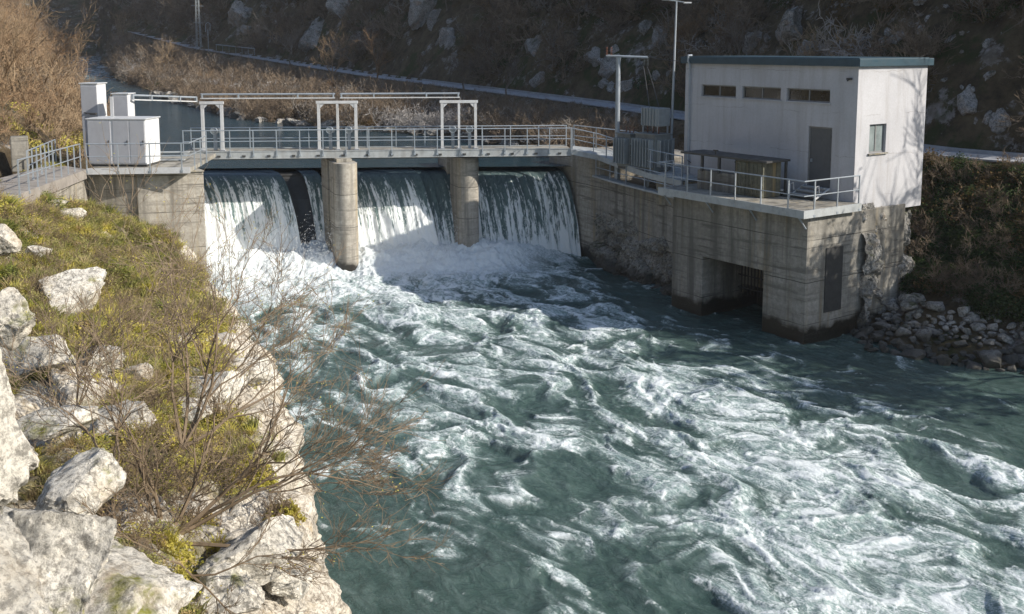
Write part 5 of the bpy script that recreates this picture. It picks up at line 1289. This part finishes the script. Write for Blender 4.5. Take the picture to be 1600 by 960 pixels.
# ------------------------------------------------------------------ foreground plants
def bushy(px, py, Yk, rad, hgt, label, seed, n=6500, mat='leaf_yel'):
    p = ad(px, py, Yk); p.z = float(cliff_top(np.array([p.x]), np.array([p.y]))[0]) - .1
    t = thing('leafy_bush', p, label, 'bush', 'yellow green bushes on the near cliff'); rs = np.random.default_rng(seed); V = []; Fc = []
    d = rs.normal(size=(n, 3)); d /= np.linalg.norm(d, axis=1)[:, None]; d[:, 2] = np.abs(d[:, 2])
    r = rs.uniform(.35, 1, n)**.4*(.72 + .55*fbm(d[:, 0]*2.2+seed, d[:, 1]*2.2, d[:, 2]*2.2, 3)) ; P = d*r[:, None]*np.array([rad, rad, hgt])
    keep = fbm(P[:, 0]*2.6, P[:, 1]*2.6+seed, P[:, 2]*2.6, 3) > -.12; P = P[keep]; n = len(P)
    a = rs.normal(size=(n, 3)); a /= np.linalg.norm(a, axis=1)[:, None]; b = np.cross(a, rs.normal(size=(n, 3))); b /= np.linalg.norm(b, axis=1)[:, None]
    L = rs.uniform(.025, .06, n)[:, None]; V = np.stack([P, P+a*L*.5+b*L*.28, P+a*L, P+a*L*.5-b*L*.28], 1).reshape(-1, 3)
    o = link('foliage', mesh_np('foliage', V, np.arange(len(V)).reshape(-1, 4), M[mat])); o.parent = t
    rd = random.Random(seed); st = [((0, 0, 0), (rd.gauss(0, .7), rd.gauss(0, .7), 1), hgt*rd.uniform(.8, 1.25)) for _ in range(9)]
    o = link('stem', twig_mesh('stem', st, M['twig_near'], seed, 2, .014, .7, 1, 4, (6, 4), .2, rmin=.005)); o.parent = t
grass = [leaf_clump('gr', M['leaf_mid'], s, 150, .22, .26, .09, True) for s in range(3)] + [leaf_clump('gy', M['leaf_yel'], s+4, 150, .22, .24, .09, True) for s in range(2)]
leafs = [leaf_clump('lf', M['leaf_yel'], s+14, 240, .28, .24, .045) for s in range(3)] + [leaf_clump('lm', M['leaf_mid'], s+24, 240, .3, .22, .045) for s in range(2)]
dry = [twig_mesh('dt', bush_stems(random.Random(s), 8, 1, 1.0), M['twig_near'], s+60, 2, .007, .8, .55, 3, (5, 4), .25, rmin=.0035) for s in range(4)]
def okF(X, Y):
    return RNG.random(len(X)) < vegmask(X, Y)**1.2
X, Y = sample(26000, (-22, 0), (8.5, 45), okF)
px = 800+F*X/(Y*CP+5*SP); m = (px > -350) & (np.interp(Y, _ey, _ex)-X > .55) & (X > -20.5) & (RNG.random(len(X)) < np.clip(22/Y, .55, 1)); X, Y = X[m], Y[m]
def cliff_top(X, Y):
    # surface height incl. displacement
    Z = cliff_z(X, Y); t = np.interp(Y, _ey, _ex) - X; ze_ = np.interp(Y, _ey, _ez); w = sst(0, 1.2, t); Z = ze_*(1-w)+Z*w
    return Z + rockdisp(X, Y, Z)*.85
Z = cliff_top(X, Y)
k = RNG.random(len(X)); q = fbm(X*.35, Y*.3, 70, 3) + .25*np.clip((X+7)/4, -1, .4)
idx = np.where(q > -.03, np.where(k < .66, 5+RNG.integers(0, 3, len(X)), np.where(k < .78, 3+RNG.integers(0, 2, len(X)), np.where(k < .82, 10+RNG.integers(0, 4, len(X)), 8+RNG.integers(0, 2, len(X))))),
               np.where(k < .34, RNG.integers(0, 3, len(X)), np.where(k < .6, 8+RNG.integers(0, 2, len(X)), np.where(k < .70, 10+RNG.integers(0, 4, len(X)), 3+RNG.integers(0, 2, len(X))))))
scatter('undergrowth', grass+leafs+dry, np.stack([X, Y, Z-.02], 1), RNG.uniform(.5, 1.1, len(X))*np.clip(Y/18, .8, 1.5)*np.where(idx >= 10, .75, 1), idx, 'yellow green weeds, grass and dry stems growing over the near rocks', 'undergrowth')

for a in [(300, 700, 15.6, .75, .6, 'yellow green bush in the middle of the near cliff top'), (385, 730, 15.0, .62, .45, 'yellow green bush nearest the cliff lip behind the arching shrub'), (340, 640, 17.6, .7, .5, 'yellow green bush on the cliff lip behind the other bushes'), (250, 640, 17.2, .6, .5, 'yellow green bush left of the upright shrub'),
          (300, 790, 13.4, .5, .35, 'low yellow green bush just behind the base of the arching shrub'), (440, 770, 14.3, .4, .28, 'small yellow green bush hanging at the outer cliff lip')]:
    bushy(*a, seed=int(a[0]*7+a[1]))
def shrub(px, py, Yk, stems, label, seed, r0=.03, kids=(7, 5, 4), levels=3, mat='twig_near', leaf='leaf_yel', nleaf=900, bias=Vector((0, 0, 0)), gn=.19, spread=.55):
    p = ad(px, py, Yk); o = link('bare_shrub', twig_mesh('bare_shrub', stems, M[mat], seed, levels, r0, spread, 1.0, 4, kids, gn, .4, M[leaf], nleaf, .026, bias, .0045, .55), p)
    tag(o, label, 'shrub', 'leafless shrubs on the near cliff'); return o
S = lambda x, y, z, L: ((0, 0, 0), (x, y, z), L)
shrub(255, 850, 12.0, [S(1.0, .2, .35, 2.6), S(1.0, .5, .55, 2.5), S(.8, .3, .8, 2.1), S(.5, .4, 1, 1.9), S(-.1, .3, 1, 1.6), S(-.5, .2, .9, 1.3), S(1, .1, .05, 2.0)], 'big bare shrub arching to the right over the cliff edge and the water', 401, .034, nleaf=160)
shrub(285, 700, 14.5, [S(.5, .2, 1, 2.6), S(.15, .1, 1, 2.8), S(.9, .3, .75, 2.5), S(-.2, .1, 1, 2.2), S(.8, .2, .35, 2.2)], 'tall upright bare shrub with yellow tips standing before the left abutment', 402, .03, nleaf=700)
shrub(180, 760, 12.5, [S(.1, .1, 1, 2.0), S(-.25, .2, 1, 1.8), S(.4, .1, 1, 1.9)], 'thin upright shrub between the left ledges and the big shrub', 403, .02, nleaf=300)
shrub(330, 620, 19, [S(.7, .2, .8, 2.2), S(.3, .1, 1, 2.2), S(1, .3, .4, 2.0), S(-.3, 0, 1, 1.8)], 'twiggy shrub on the lip of the cliff above the foam', 404, .022, nleaf=200)
shrub(250, 480, 30, [S(.3, .1, 1, 1.5), S(-.3, .1, 1, 1.4), S(.8, .1, .8, 1.5)], 'yellowish shrub against the foot of the left abutment', 405, .022, nleaf=1200)
shrub(120, 640, 15.5, [S(.2, .1, 1, 1.2), S(-.4, .1, 1, 1.2), S(.6, .1, 1, 1.2), S(-.1, -.3, 1, 1.1)], 'dense low twiggy shrub behind the tall white slab', 406, .015, nleaf=250)
shrub(300, 900, 11.2, [S(.3, 0, -.3, 1.2), S(-.2, -.1, .4, 1.1), S(.8, .1, .1, 1.3)], 'small bare shrub hanging over the bottom ledges', 407, .014, nleaf=150)
shrub(420, 770, 14.0, [S(1, .2, .35, 1.7), S(.8, .2, .7, 1.5), S(1, 0, 0, 1.5)], 'fine brown shrub reaching out over the water from the cliff lip', 408, .014, nleaf=70)

for i, (px, py, Yk, L_, lab) in enumerate([(215, 830, 12.2, 1.0, 'dense brown tangle of dead twigs at the foot of the big arching shrub'), (150, 790, 12.6, .8, 'low dead brush left of the big arching shrub'), (300, 780, 13.2, .9, 'tangled dry brush among the yellow weeds above the big arching shrub'), (190, 880, 11.4, .7, 'dry twig mat over the broad white ledge')]):
    shrub(px, py, Yk, [S(random.gauss(0, 1), random.gauss(0, .7), random.uniform(.2, 1.1), L_*random.uniform(.6, 1.1)) for _ in range(12)], lab, 500+i, .010, kids=(5, 5, 3), nleaf=60, gn=.28, spread=.9)
# ------------------------------------------------------------------ valley air
hz = MB().box((-75, 140, 30.5), (480, 430, 69)); hm = bpy.data.materials.new('valley_haze'); hm.use_nodes = True; hm.node_tree.nodes.clear()
ho = hm.node_tree.nodes.new('ShaderNodeOutputMaterial'); hv = hm.node_tree.nodes.new('ShaderNodeVolumePrincipled'); hv.inputs['Color'].default_value = (.90, .94, 1, 1); hv.inputs['Density'].default_value = .0002
hm.node_tree.links.new(hv.outputs[0], ho.inputs['Volume']); tag(hz.build('haze', hm), 'thin blue haze filling the valley', 'haze', kind='stuff')
